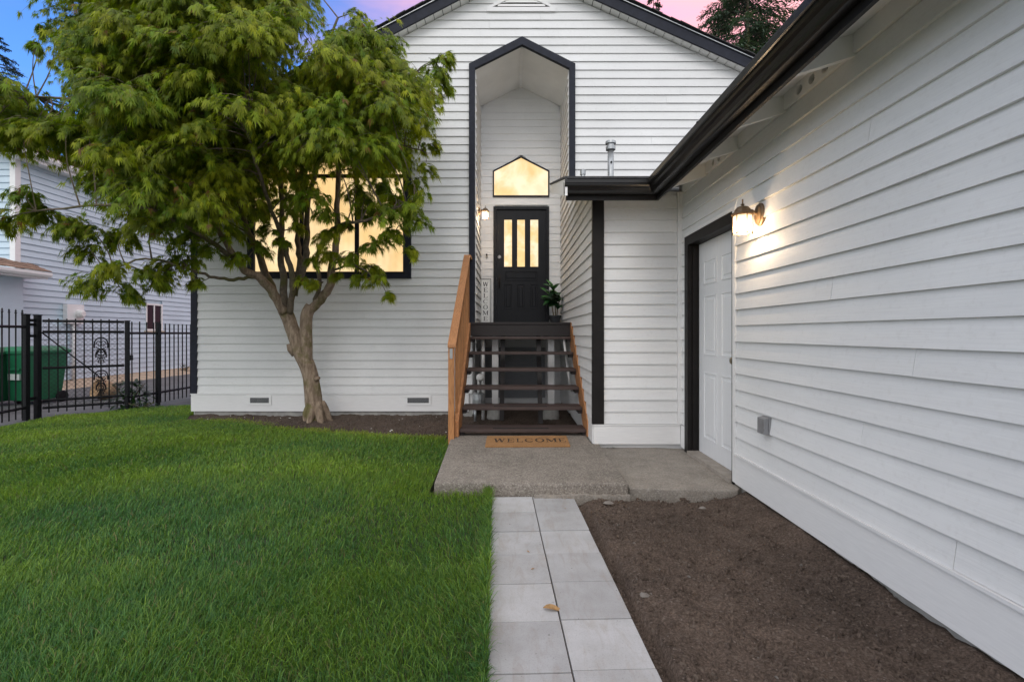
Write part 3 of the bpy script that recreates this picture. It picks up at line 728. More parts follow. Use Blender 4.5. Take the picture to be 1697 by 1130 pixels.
# rake: fascia, drip edge, shingles, soffit boards; roof planes
YK = 6.82
def rk(x, dz=0.0): return rake_z(x)+dz
for s, (xa, xb) in enumerate(((-5.0, APX), (APX, 5.1))):
    fa = [(xa, YK, rk(xa)), (xb, YK, rk(xb)), (xb, YK, rk(xb)+0.150), (xa, YK, rk(xa)+0.150)]
    prism('fascia', fa, (0, 0.03, 0), 'black_trim', house)
    de = [(xa, YK-0.02, rk(xa)+0.151), (xb, YK-0.02, rk(xb)+0.151), (xb, YK-0.02, rk(xb)+0.162), (xa, YK-0.02, rk(xa)+0.162)]
    prism('drip_edge', de, (0, 0.05, 0), 'galvanised', house)
    dk = [(xa, YK-0.012, rk(xa)+0.163), (xb, YK-0.012, rk(xb)+0.163), (xb, YK-0.012, rk(xb)+0.184), (xa, YK-0.012, rk(xa)+0.184)]
    prism('barge_edge', dk, (0, 0.03, 0), 'black_trim', house)
    rf = [(xa, YK+0.02, rk(xa)+0.166), (xb, YK+0.02, rk(xb)+0.166), (xb, YK+0.02, rk(xb)+0.183), (xa, YK+0.02, rk(xa)+0.183)]
    prism('roof', rf, (0, 8.4, 0), 'shingle', house)
    m_ = (ML if s == 0 else -MR); L = math.hypot(1, m_)
    # starter shingles along the verge, each its own piece
    n = int(abs(xb-xa)*L/0.14)
    for i in range(n):
        x0_ = xa+(xb-xa)*i/n; x1_ = xa+(xb-xa)*(i+1)/n-0.004/L
        lo_, up_ = random.uniform(0.0, 0.008), random.uniform(0.005, 0.014)
        yy = YK-0.035-random.uniform(0, 0.02)
        tilt = 0.010 if s else -0.010
        prism('shingle', [(x0_, yy, rk(x0_)+0.186+up_*0.2+(0.005 if s else 0)), (x1_, yy, rk(x1_)+0.186+up_*0.2+(0 if s else 0.005)), (x1_, yy, rk(x1_)+0.190+up_+(0 if s else 0.005)), (x0_, yy, rk(x0_)+0.190+up_+(0.005 if s else 0))], (0, 0.30, 0), 'shingle', house)
    # soffit boards between fascia and wall
    n = int(abs(xb-xa)/0.125)
    for i in range(n):
        w0 = 0.125 if i % 3 else 0.135
        x0_ = xa+(xb-xa)*i/n+0.005; x1_ = xa+(xb-xa)*(i+1)/n-0.005
        dz = 0.012+random.uniform(0, 0.004)
        if x1_ > 3.9: continue
        prism('soffit_board', [(x0_, YK+0.031, rk(x0_)+dz), (x1_, YK+0.031, rk(x1_)+dz), (x1_, YK+0.031, rk(x1_)+dz+0.02), (x0_, YK+0.031, rk(x0_)+dz+0.02)], (0, YF+0.018-YK-0.031, 0), 'soffit_paint', house)
# gable vent
gv = bpy.data.objects.new('gable_vent', None); COL.objects.link(gv); gv.parent = house; gv.location = Vector((0.136, YF-0.03, 5.9))-house.location
vz0, vx0, vx1 = 5.885, -0.28, 0.552; hz2 = 0.24
def tri(x0_, x1_, z0_, sl, y, th): return [(x0_, y, z0_), (x1_, y, z0_), ((x0_+x1_)/2, y, z0_+(x1_-x0_)/2*sl)]
slp = 0.5
box('vent_frame', vx0-0.075, vx1+0.075, YF-0.034, YF+0.0, vz0-0.06, vz0, 'white_trim', gv)
for sgn in (-1, 1):
    cx = (vx0+vx1)/2; e = vx0 if sgn < 0 else vx1
    prism('vent_frame', [(e+sgn*0.075, YF-0.033, vz0+0.001), (cx, YF-0.033, vz0+(vx1-vx0)/2*slp+0.06), (cx, YF-0.033, vz0+(vx1-vx0)/2*slp), (e, YF-0.033, vz0+0.001)], (0, 0.03, 0), 'white_trim', gv)
prism('vent_shade_sheet', tri(vx0, vx1, vz0, slp, YF-0.019, 0), (0, 0.004, 0), 'black_and_shade', gv)  # flat dark triangle painted as the shade behind the louvers
for i in range(3):
    z = vz0+0.012+i*0.055; hw = (vx1-vx0)/2-(z-vz0)/slp-0.05; cx = (vx0+vx1)/2
    prism('louver', [(cx-hw, YF-0.032, z), (cx+hw, YF-0.032, z), (cx+hw, YF-0.022, z+0.035), (cx-hw, YF-0.022, z+0.035)], (0, 0.003, 0.004), 'soffit_paint', gv)

# ================================================================== GARAGE WING
gar = thing('garage', 'white lap sided garage wing with dark eave gutter and white side door', 'garage', (2.6, 2.5, 0))
GY0 = -2.2
fw_ = facade_map(YW); gw = west_map(XR)
# cores
g = MB(); g.box(XR+0.02, XR+0.14, GY0, 3.70, 0.02, 2.72); g.box(XR+0.02, XR+0.14, 4.705, YW+0.14, 0.02, 2.72); g.box(XR+0.02, XR+0.14, 3.70, 4.705, 2.12, 2.72)
g.box(XS+0.01, XR+0.015, YW+0.02, YW+0.13, 0.02, 2.62); g.box(XS+0.02, XS+0.12, YW+0.135, YF-0.01, 0.02, 2.60)
g.box(XR+0.15, 6.5, GY0, GY0+0.1, 0.02, 2.72); g.box(6.4, 6.5, GY0+0.11, 7.0, 0.02, 2.72)
g.build('wall', 'white_siding', gar)
box('foundation', XR+0.01, XR+0.12, GY0, 3.62, -0.3, 0.09, 'concrete_foundation', gar)
rough = MB()
yy = 0.9
yy = 2.15
while yy < 2.75:
    L = random.uniform(0.12, 0.4); rough.box(XR-0.02-random.uniform(0, 0.02), XR+0.009, yy, yy+L-0.002, -0.06, random.uniform(0.0, 0.045)); yy += L
rough.build('footing', 'concrete_foundation', gar)
# side door opening: casing 3.68 .. 4.715
DY0, DY1, DT = 3.70, 4.715, 2.128
g0 = 0.295
box('skirt_board', XR-0.022, XR+0.009, GY0, DY0-0.055, 0.07, g0-0.012, 'white_trim', gar)
box('skirt_cap', XR-0.032, XR+0.009, GY0, DY0-0.055, g0-0.011, g0+0.004, 'white_trim', gar)
z0 = g0+0.006; k = 0
while z0 < 2.56:
    z1 = min(z0+EXP, 2.563)
    if z0 < DT+0.03:
        cut1 = random.uniform(0.6, 2.6) if k % 3 == 0 else None
        if cut1: lap_board(gw, GY0, cut1-0.001, GY0, cut1-0.001, z0, z1, gar); lap_board(gw, cut1+0.001, DY0-0.055, cut1+0.001, DY0-0.055, z0, z1, gar)
        else: lap_board(gw, GY0, DY0-0.055, GY0, DY0-0.055, z0, z1, gar)
        lap_board(gw, DY1+0.002, YW-0.05, DY1+0.002, YW-0.05, z0, z1, gar)
        if z1 > DT+0.032: lap_board(gw, DY0-0.0548, DY1+0.0018, DY0-0.0548, DY1+0.0018, DT+0.031, z1, gar)
    else: lap_board(gw, GY0, YW-0.05, GY0, YW-0.05, z0, z1, gar)
    z0 += EXP; k += 1
box('skirt_board', XR-0.02, XR+0.01, DY1+0.002, YW-0.022, 0.07, g0-0.005, 'white_trim', gar)
# wing front
box('skirt_board', XS-0.012, XR-0.024, YW-0.022, YW+0.015, 0.095, 0.278, 'white_trim', gar)
box('skirt_cap', XS-0.016, XR-0.024, YW-0.028, YW+0.012, 0.279, 0.292, 'white_trim', gar)
box('skirt_board', XS-0.018, XS+0.005, YW+0.016, YB-0.05, 0.095, 0.33, 'white_trim', gar)
z0 = 0.294
while z0 < 2.56:
    z1 = min(z0+EXP, 2.6); lap_board(fw_, XS+0.094, XR-0.052, XS+0.094, XR-0.052, z0, z1, gar); z0 += EXP
box('corner_board', XS-0.024, XS+0.092, YW-0.030, YW+0.018, 0.2935, 2.52, 'bronze_trim', gar)
box('corner_strip', XR-0.050, XR-0.006, YW-0.032, YW+0.012, 0.2935, 2.60, 'white_trim', gar)
box('corner_strip', XR-0.034, XR+0.008, YW-0.049, YW-0.033, 0.30, 2.60, 'white_trim', gar)
# door casing and jambs
box('casing', XR-0.022, XR+0.02, DY1-0.085, DY1, 0.04, DT-0.09, 'bronze_trim', gar)
box('casing', XR-0.022, XR+0.02, DY0-0.0, DY1, DT-0.088, DT, 'bronze_trim', gar)
box('casing', XR-0.024, XR+0.02, DY0-0.053, DY0-0.012, 0.075, DT+0.03, 'white_trim', gar)
box('casing', XR-0.026, XR+0.02, DY0-0.0535, DY1+0.0, DT+0.001, DT+0.03, 'white_trim', gar)
box('jamb', XR+0.021, XR+0.14, DY1-0.10, DY1-0.06, 0.04, DT-0.05, 'bronze_trim', gar); box('jamb', XR-0.018, XR+0.14, DY0-0.0115, DY0+0.012, 0.04, DT-0.05, 'bronze_trim', gar)
box('jamb', XR+0.021, XR+0.14, DY0+0.013, DY1-0.101, DT-0.088, DT-0.05, 'bronze_trim', gar)
box('doorstop', XR+0.075, XR+0.09, DY1-0.112, DY1-0.101, 0.07, DT-0.089, 'bronze_trim', gar)
sdr = bpy.data.objects.new('side_door', None); COL.objects.link(sdr); sdr.parent = gar; sdr.location = Vector((XR+0.1, (DY0+DY1)/2, 0.08))-gar.location
dy0, dy1, dz0, dz1 = DY0+0.014, DY1-0.113, 0.085, DT-0.092
XD = XR+0.078
box('leaf', XD, XD+0.04, dy0, dy1, dz0, dz1, 'white_door', sdr)
wd = dy1-dy0; pm = west_map(XD)
st_, ms_ = 0.118, 0.10; pw = (wd-2*st_-ms_)/2
for pz0, pz1 in ((0.235, 0.845), (1.0, 1.545), (1.645, 1.865)):
    for j in (0, 1):
        a = dy0+st_+j*(pw+ms_); panel(sdr, pm, a, a+pw, pz0, pz1, 'white_door', 0.006)
kn = MB(); kn.add(lathe_vf([(0.03, 0), (0.03, 0.006), (0.012, 0.012), (0.012, 0.035), (0.026, 0.045), (0.03, 0.06), (0.022, 0.072), (0.004, 0.075)], (0, 0, 0), 14))
M = Matrix.Rotation(-math.pi/2, 4, 'Y'); kn.v = [M @ Vector(v)+Vector((XD, dy0+0.07, 0.985)) for v in kn.v]
kn.build('knob', 'door_knob', sdr, smooth=True)
box('threshold', XR-0.035, XR+0.14, DY0+0.013, DY1-0.101, 0.051, 0.083, 'threshold', gar)
# eaves
XFA, YFA = 1.34, 4.49
prism('fascia', [(XFA, GY0, 2.432), (XFA+0.022, GY0, 2.432), (XFA+0.022, GY0, 2.585), (XFA, GY0, 2.585)], (0, YFA+0.022-GY0, 0), 'bronze_trim', gar)
box('fascia', 0.50, XFA-0.0005, YFA, YFA+0.022, 2.432, 2.585, 'bronze_trim', gar)
PRF = [(0.001, 2.474), (0.050, 2.474), (0.060, 2.482), (0.064, 2.500), (0.076, 2.520), (0.090, 2.532), (0.096, 2.545), (0.097, 2.556), (0.112, 2.558), (0.114, 2.590), (0.104, 2.592),
       (0.104, 2.566), (0.090, 2.562), (0.088, 2.548), (0.070, 2.528), (0.056, 2.502), (0.046, 2.486), (0.008, 2.486), (0.006, 2.592), (0.001, 2.592)]
V = []; Fc = []; n = len(PRF)
for d, z in PRF: V.append((XFA-d, GY0, z))
for d, z in PRF: V.append((XFA-d, YFA-d, z))
for d, z in PRF: V.append((0.478, YFA-d, z))
for s in range(2):
    for i in range(n): Fc.append((s*n+i, s*n+(i+1) % n, (s+1)*n+(i+1) % n, (s+1)*n+i))
Fc.append(tuple(range(2*n, 3*n))); Fc.append(tuple(range(n))[::-1])
mesh('gutter', V, Fc, 'bronze_gutter', gar)
# gutter seams / hangers
for y in (0.55, 1.9, 3.2):
    mesh('gutter_strap', *box_vf(XFA-0.118, XFA-0.003, y, y+0.018, 2.594, 2.598), 'bronze_trim', gar)
SLG = 0.29
def soff(d): return 2.575+SLG*d            # underside of the deck, d inwards from the fascia
prism('soffit', [(XFA+0.023, GY0, soff(0.02)), (XR+0.02, GY0, soff(0.38)), (XR+0.02, YW+0.02, soff(0.38)), (XFA+0.023, YFA+0.023, soff(0.02))], (0, 0, 0.025), 'soffit_paint', gar)
prism('soffit', [(0.50, YFA+0.023, soff(0.02)), (XFA+0.0225, YFA+0.023, soff(0.02)), (XR+0.0195, YW+0.02, soff(0.38)), (0.50, YW+0.02, soff(0.38))], (0, 0, 0.0245), 'soffit_paint', gar)
RY = [4.24, 3.63, 3.02, 2.41, 1.80, 1.19, 0.58, -0.03]
for y in RY:
    prism('rafter_tail', [(XFA+0.0225, y-0.019, 2.462), (XR-0.002, y-0.019, 2.570), (XR-0.002, y-0.019, soff(0.358)-0.001), (XFA+0.0225, y-0.019, soff(0.0225)-0.001)], (0, 0.038, 0), 'soffit_paint', gar)
# blocking between the rafters, some with three vent holes
def holed(y0, y1, z0, z1, x, th, holes, r):
    V = []; Fc = []; n = 20
    def vid(yv, zv, xv): V.append((xv, yv, zv)); return len(V)-1
    edges = [y0]+[(holes[i]+holes[i+1])/2 for i in range(len(holes)-1)]+[y1]
    for i, h in enumerate(holes):
        a, b_ = edges[i], edges[i+1]; zc = (z0+z1)/2
        ring, outr, ringb = [], [], []
        for kk in range(n):
            th_ = 2*math.pi*(kk+0.5)/n; c, s = math.cos(th_), math.sin(th_)
            ring.append(vid(h+r*c, zc+r*s, x)); ringb.append(vid(h+r*c, zc+r*s, x+th))
            tt = min(((b_-h) if c > 0 else (h-a))/max(abs(c), 1e-6), ((z1-zc) if s > 0 else (zc-z0))/max(abs(s), 1e-6))
            outr.append(vid(h+c*tt, zc+s*tt, x))
        corners = {0: vid(b_, z1, x), 1: vid(a, z1, x), 2: vid(a, z0, x), 3: vid(b_, z0, x)}
        for kk in range(n):
            k2 = (kk+1) % n
            Fc.append((ring[kk], ring[k2], outr[k2], outr[kk])); Fc.append((ring[kk], ringb[kk], ringb[k2], ring[k2]))
            p, q_ = V[outr[kk]], V[outr[k2]]
            if abs(p[1]-q_[1]) > 1e-6 and abs(p[2]-q_[2]) > 1e-6:
                cy = b_ if math.cos(2*math.pi*(kk+1)/n) > 0 else a; cz = z1 if math.sin(2*math.pi*(kk+1)/n) > 0 else z0
                ci = [kk_ for kk_, vv in corners.items() if abs(V[vv][1]-cy) < 1e-9 and abs(V[vv][2]-cz) < 1e-9][0]
                Fc.append((outr[kk], outr[k2], corners[ci]))
    b4 = [vid(y0, z0, x), vid(y1, z0, x), vid(y1, z0, x+th), vid(y0, z0, x+th)]; Fc.append(tuple(b4))
    return V, Fc
ys_ = [YW-0.05]+RY
for i in range(len(ys_)-1):
    y1_, y0_ = ys_[i]-0.0195, ys_[i+1]+0.0195
    if i == 0: y1_ = YW-0.052
    zt_ = soff(0.355)-0.002
    if i in (1, 3, 5, 7):
        c = (y0_+y1_)/2; ob = mesh('blocking_board', *holed(y0_, y1_, 2.579, zt_, XR-0.016, 0.03, [c-0.118+0.01, c+0.01, c+0.128], 0.028), 'soffit_paint', gar, recalc=True)
        box('vent_shade_sheet', XR+0.012, XR+0.0135, y0_+0.02, y1_-0.02, 2.585, zt_-0.005, 'black_and_shade', ob)  # dark backing so the holes read as shaded inside
    else: box('blocking_board', XR-0.016, XR+0.014, y0_, y1_, 2.579, zt_, 'soffit_paint', gar)
# roof planes
def rz(d): return 2.604+0.27*d
prism('roof', [(XFA-0.09, GY0, rz(0)), (XFA-0.09, YFA-0.09, rz(0)), (XFA-0.09+2.6, YFA-0.09+2.6, rz(2.6)), (4.2, YFA-0.09+2.6, rz(2.95)), (4.2, GY0, rz(2.95))], (0, 0, 0.02), 'shingle', gar)
prism('roof', [(XS, YFA-0.09, rz(0)), (XFA-0.091, YFA-0.09, rz(0)), (XFA-0.091+2.585, YF-0.03, rz(2.57)), (XS, YF-0.03, rz(2.57))], (0, 0, 0.02), 'shingle', gar)
prism('roof', [(0.475, YFA-0.09, rz(0)), (XS-0.001, YFA-0.09, rz(0)), (XS-0.001, 6.10, rz(1.70)), (0.475, 6.10, rz(1.70))], (0, 0, 0.02), 'shingle', gar)
prism('roof', [(4.2, GY0, rz(2.95)), (4.2, 7.0, rz(2.95)), (6.9, 7.0, rz(0.2)), (6.9, GY0, rz(0.2))], (0, 0, 0.02), 'shingle', gar)
prism('rake_board', [(0.482, YFA-0.085, rz(0)-0.155), (0.482, 6.08, rz(1.68)-0.11), (0.482, 6.08, rz(1.68)-0.004), (0.482, YFA-0.085, rz(0)-0.004)], (0.022, 0, 0), 'white_trim', gar)
prism('soffit', [(0.505, YFA+0.03, rz(0.12)-0.09), (XS-0.02, YFA+0.03, rz(0.12)-0.09), (XS-0.02, 6.08, rz(1.68)-0.09), (0.505, 6.08, rz(1.68)-0.09)], (0, 0, 0.02), 'soffit_paint', gar)
# vent pipes through the wing roof
def vent(x, Y, ztop, r, cap):
    zb_ = rz(Y-YFA+0.09)
    p_ = MB().add(lathe_vf([(r*2.0, zb_+0.0), (r*1.9, zb_+0.03), (r*1.15, zb_+0.06), (r, zb_+0.08), (r, ztop-0.04)], (x, Y, 0), 16))
    v_ = p_.build('vent_pipe', 'galvanised', gar, smooth=True)
    if cap:
        mesh('vent_cap', *lathe_vf([(r*1.05, ztop-0.10), (r*1.6, ztop-0.095), (r*1.6, ztop-0.06), (r*1.25, ztop-0.055), (r*1.25, ztop-0.03), (r*1.75, ztop-0.028), (r*1.7, ztop), (r*0.4, ztop+0.01)], (x, Y, 0), 18), 'galvanised', v_)
        mesh('screw', *lathe_vf([(0.012, 0), (0.012, 0.01)], (x, Y-r-0.002, zb_+0.22), 8), 'black_and_shade', v_).rotation_euler.x = math.pi/2
    else:
        mesh('vent_cap', *lathe_vf([(r*1.0, ztop-0.06), (r*1.3, ztop-0.055), (r*1.3, ztop), (r*0.9, ztop+0.005)], (x, Y, 0), 14), 'galvanised', v_)
vent((1012-848.5)*5.5/F, 5.5, 1.2+317*5.5/F, 0.034, True); vent((966-848.5)*5.5/F, 5.5, 1.2+270*5.5/F, 0.024, False)
# ================================================================== STAIRS
stair = thing('wooden_stairs', 'open brown wooden stairs with orange cedar railing climbing to the front door', 'stairs', (0.12, 5.9, 0.10))
TY = [5.18, 5.45, 5.72, 5.99, 6.26, 6.53]; TZs = [0.172+0.196*i for i in range(6)]
SX0, SX1 = -0.565, 0.795
for i, (y, z) in enumerate(zip(TY, TZs)):
    d_ = 0.30 if i else 0.285
    box('tread', SX0+0.004, SX1-0.004, y, y+0.135, z-0.034, z, 'tread_brown', stair, bevel=0.005)
    box('tread', SX0+0.006, SX1-0.006, y+0.141, y+d_-0.02, z-0.034, z-0.0006, 'tread_brown', stair, bevel=0.005)
    if i in (0, 1):
        box('grip_strip', SX0+0.36, SX1-0.40, y+0.035, y+0.072, z+0.0004, z+0.003, 'black_and_shade', stair)
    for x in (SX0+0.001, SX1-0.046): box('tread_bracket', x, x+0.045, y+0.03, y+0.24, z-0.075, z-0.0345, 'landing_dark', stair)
# stringers
def stringer(x0_, x1_):
    sl = 0.196/0.27
    yb0, zb0 = 5.10, 0.102
    pts = [(x0_, 5.125, 0.102), (x0_, 5.36, 0.102), (x0_, 6.64, 0.102+(6.64-5.36)*sl), (x0_, 6.64, 1.34), (x0_, 6.575, 1.34), (x0_, 5.125, 0.265)]
    prism('stringer', pts, (x1_-x0_, 0, 0), 'cedar_slope', stair, bevel=0.003)
stringer(SX0-0.045, SX0); stringer(SX1, SX1+0.027)
# landing: boards, joists, rim
ly = [6.60+i*0.142 for i in range(11)]
for i, y in enumerate(ly):
    y1 = min(y+0.138, YB-0.05)
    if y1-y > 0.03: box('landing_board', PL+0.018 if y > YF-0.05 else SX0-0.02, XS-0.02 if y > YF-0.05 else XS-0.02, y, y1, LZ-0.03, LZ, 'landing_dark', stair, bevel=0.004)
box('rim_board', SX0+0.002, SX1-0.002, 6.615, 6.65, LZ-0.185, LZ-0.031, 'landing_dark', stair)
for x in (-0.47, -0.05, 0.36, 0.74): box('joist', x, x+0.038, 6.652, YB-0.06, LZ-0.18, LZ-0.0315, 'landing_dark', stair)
# posts and piers
for x in (-0.236, 0.55):
    box('landing_post', x-0.045, x+0.045, 6.80, 6.89, 0.13, LZ-0.181, 'white_trim', stair, bevel=0.004)
    mesh('pier', *lathe_vf([(0.125, -0.1), (0.118, 0.06), (0.108, 0.13)], (x, 6.845, 0), 18), 'concrete_foundation', stair)
for x0_, y0_, x1_, y1_ in ((-0.125, 6.72, -0.14, 6.55), (0.365, 6.70, 0.375, 6.32)):
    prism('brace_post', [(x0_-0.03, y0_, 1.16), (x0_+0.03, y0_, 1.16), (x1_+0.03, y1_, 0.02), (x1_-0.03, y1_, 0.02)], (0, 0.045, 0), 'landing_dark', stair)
# railing on the left
sl = 0.70
def rail_z(y): return 1.115+sl*(y-5.06)
x0_, x1_ = -0.668, -0.580
prism('handrail', [(x0_, 5.02, rail_z(5.02)-0.038), (x0_, 6.74, rail_z(6.74)-0.038), (x0_, 6.74, rail_z(6.74)), (x0_, 5.02, rail_z(5.02))], (x1_-x0_, 0, 0), 'cedar_slope', stair, bevel=0.005)
prism('handrail', [(x0_+0.03, 6.742, rail_z(6.742)-0.045), (x1_+0.01, 6.742, rail_z(6.742)-0.045), (x1_+0.01, 6.742, rail_z(6.742)-0.008), (x0_+0.03, 6.742, rail_z(6.742)-0.008)], (0, 0.235, 0), 'cedar', stair, bevel=0.004)
prism('rail_board', [(-0.642, 5.09, rail_z(5.09)-0.135), (-0.642, 6.61, rail_z(6.61)-0.135), (-0.642, 6.61, rail_z(6.61)-0.040), (-0.642, 5.09, rail_z(5.09)-0.040)], (0.026, 0, 0), 'cedar_slope', stair)
def post(x0_, x1_, y0_, y1_, zb, zt0, zt1):
    v, f = box_vf(x0_, x1_, y0_, y1_, zb, zt0)
    v = [(a, b_, (zt1 if (c > zb+1e-6 and b_ > y0_+1e-6) else c)) for a, b_, c in v]
    return mesh('railing_post', v, f, 'cedar', stair, bevel=0.003)
post(-0.664, -0.602, 5.035, 5.085, 0.04, rail_z(5.035)-0.040, rail_z(5.085)-0.040)
post(-0.650, -0.614, 5.087, 5.17, 0.101, rail_z(5.09)-0.137, rail_z(5.17)-0.137)
post(-0.664, -0.588, 6.62, 6.71, 1.0, rail_z(6.62)-0.040, rail_z(6.71)-0.040)
box('bracket', -0.646, -0.618, 5.026, 5.0345, rail_z(5.03)-0.16, rail_z(5.03)-0.055, 'galvanised', stair)
nb = 13
for i in range(nb):
    y = 5.22+i*(6.56-5.22)/(nb-1)
    zb = 0.30+(y-5.2)*0.726-0.02
    v, f = box_vf(-0.6150, -0.588, y, y+0.034, zb, rail_z(y)-0.05)
    if i > 0: v = [(a-0.0, b_, c) for a, b_, c in v]
    mesh('baluster', v, f, 'cedar', stair)
# ================================================================== SMALL THINGS AT THE ENTRY
# pale flex pipe and gas meter under the stairs
gm = thing('gas_meter', 'grey gas meter with pale pipes in the shadow under the stairs', 'gas meter', (-0.47, 6.55, 0))
mesh('body', *lathe_vf([(0.05, 0.16), (0.085, 0.18), (0.09, 0.30), (0.085, 0.37), (0.05, 0.39)], (-0.455, 6.62, 0), 14), 'galvanised', gm, smooth=False)
tube('riser_pipe', [(-0.40, 6.72, 0.0), (-0.40, 6.72, 1.12)], 0.022, 'pvc_white', gm)
tube('supply_pipe', [(-0.455, 6.62, 0.39), (-0.455, 6.62, 0.55), (-0.452, 6.63, 0.60), (-0.41, 6.70, 0.62)], 0.018, 'pvc_white', gm)
mesh('regulator', *lathe_vf([(0.02, 0.55), (0.055, 0.57), (0.06, 0.60), (0.05, 0.63), (0.02, 0.65)], (-0.43, 6.60, 0.0), 14), 'pvc_white', gm)
tube('meter_pipe', [(-0.50, 6.60, 0.0), (-0.50, 6.60, 0.17)], 0.02, 'galvanised', gm)
tag(tube('downpipe', [(0.705, 6.6, 1.12), (0.745, 6.55, 0.75), (0.79, 6.50, 0.42)], 0.016, 'pvc_white'), 'thin white pipe slanting along the side wall beneath the stairs', 'pipe')
# door mat with lettering
dmat = thing('door_mat', 'brown coir door mat lettered WELCOME lying on the concrete at the stair foot', 'door mat', (0.13, 4.92, 0.10))
mv = [(-0.258, 4.66, 0.1008), (0.562, 4.675, 0.1008), (0.575, 5.135, 0.1008), (-0.262, 5.12, 0.1008)]
mesh('pile', *prism_vf(mv, (0, 0, 0.016)), 'coir', dmat, bevel=0.003)
nm = [(c, (0.09+i*0.119-(0.008 if c == 'M' else 0), 0.145, 0.105 if c not in 'WM' else 0.118, 0.185)) for i, c in enumerate('WELCOME')]
nm = []
u = 0.068
for c in 'WELCOME':
    wd_ = {'W': 0.128, 'E': 0.090, 'L': 0.086, 'C': 0.100, 'O': 0.108, 'M': 0.120}[c]
    nm.append((c, (u, 0.150, wd_, 0.165))); u += wd_+0.003
def mat_place(a, b_, d): return (-0.258+a, 4.667+b_+a*0.016, 0.1168+d)
letters('letter', 'mat_ink', dmat, mat_place, nm, 0.0010)
# coir bristles round the rim
fr = MB()
for i in range(500):
    a = random.random(); e = random.randrange(4); p0, p1 = Vector(mv[e]), Vector(mv[(e+1) % 4]); p = p0.lerp(p1, a); d = (p1-p0).normalized(); o_ = Vector((d.y, -d.x, 0))
    p = p+Vector((0, 0, random.uniform(0.004, 0.014))); tip = p+o_*random.uniform(0.003, 0.009)+Vector((0, 0, random.uniform(-0.004, 0.003)))
    fr.v += [p-d*0.0012, p+d*0.0012, tip]; fr.f.append((len(fr.v)-3, len(fr.v)-2, len(fr.v)-1))
fr.build('fringe', 'coir', dmat, recalc=False)['kind'] = 'stuff'
# upright sign
sg = thing('welcome_sign', 'tall narrow white board lettered WELCOME leaning beside the black door', 'sign', (-0.44, 8.06, LZ))
sx0, sx1, sz0, sz1 = -0.530, -0.350, LZ+0.003, 2.105
sp = lambda a, b_, d: (sx0+a, 8.055-d+b_*0.05, sz0+b_)
def sheared(u0, u1, v0, v1, d0, d1): return ([sp(u, v, d) for d in (d0, d1) for v in (v0, v1) for u in (u0, u1)], [(0, 1, 3, 2), (4, 6, 7, 5), (0, 4, 5, 1), (2, 3, 7, 6), (0, 2, 6, 4), (1, 5, 7, 3)])
wS, hS = sx1-sx0, sz1-sz0
mesh('board', *sheared(0, wS, 0, hS, 0, 0.014), 'sign_white', sg)
bs_ = MB()
for (a, b_, c_, d_) in ((0, 0.008, 0, hS), (wS-0.008, wS, 0, hS), (0.008, wS-0.008, 0, 0.008), (0.008, wS-0.008, hS-0.008, hS)): bs_.add(sheared(a, b_, c_, d_, 0.0002, 0.019))
for (a, b_, c_, d_) in ((0.018, 0.021, 0.018, hS-0.022), (wS-0.021, wS-0.018, 0.018, hS-0.022), (0.021, wS-0.021, 0.018, 0.021), (0.021, wS-0.021, hS-0.025, hS-0.022)): bs_.add(sheared(a, b_, c_, d_, 0.0142, 0.0152))
bs_.build('border', 'ink', sg)
nm = [(c, (0.047 if c not in 'WM' else 0.04, hS-0.048-0.078-i*0.0955, 0.086 if c not in 'WM' else 0.10, 0.07)) for i, c in enumerate('WELCOME')]
letters('letter', 'ink', sg, lambda a, b_, d: sp(a, b_, 0.0143+d), nm, 0.0012)

def leaf_vf(base, d, up, L, W, curl=0.25, fold=0.25, n=6):
    "broad leaf with a midrib crease"
    base = Vector(base); d = Vector(d).normalized(); side = d.cross(Vector(up)).normalized(); nn = side.cross(d)
    V = []; Fc = []
    for i in range(n+1):
        t_ = i/n; w_ = W*math.sin(math.pi*min(1, t_**0.75*0.97+0.03))**0.8*(0.75+0.5*t_)*0.8
        if i == n: w_ = 0.001
        c = base+d*L*t_+nn*(-curl*L*t_*t_)
        V += [c-side*w_*0.5+nn*fold*w_*0.5, c, c+side*w_*0.5+nn*fold*w_*0.5]
    for i in range(n):
        a = i*3; Fc += [(a, a+1, a+4, a+3), (a+1, a+2, a+5, a+4)]
    return V, Fc
def colmesh(name, V, Fc, cols, mat, parent, smooth=True):
    o = mesh(name, V, Fc, mat, parent, smooth=smooth, recalc=False)
    a = o.data.color_attributes.new('Col', 'FLOAT_COLOR', 'POINT')
    for i, c in enumerate(cols): a.data[i].color = (*c, 1)
    return o
# potted fiddle leaf plant
pp = thing('potted_plant', 'small broad leaved green plant in a black pot by the door', 'potted plant', (0.70, 7.80, LZ))
PX, PY = 0.69, 7.80
mesh('pot', *lathe_vf([(0.070, 0.0), (0.098, 0.105), (0.104, 0.108), (0.106, 0.135), (0.097, 0.137), (0.092, 0.118)], (PX, PY, LZ+0.001), 20), 'pot_black', pp, smooth=False)
mesh('potting_soil', *lathe_vf([(0.09, 0.117), (0.05, 0.122)], (PX, PY, LZ), 14), 'soil', pp)
stems = [[(PX-0.02, PY, LZ+0.12), (PX-0.045, PY-0.02, LZ+0.27), (PX-0.08, PY-0.05, LZ+0.45)], [(PX+0.01, PY, LZ+0.12), (PX+0.005, PY-0.01, LZ+0.30), (PX-0.015, PY-0.03, LZ+0.56)],
         [(PX+0.03, PY, LZ+0.12), (PX+0.05, PY+0.0, LZ+0.28), (PX+0.085, PY+0.0, LZ+0.42)]]
for s_ in stems: tube('stem', catmull(s_), 0.009, 'bark', pp, 7)
rr_ = random.Random(5)
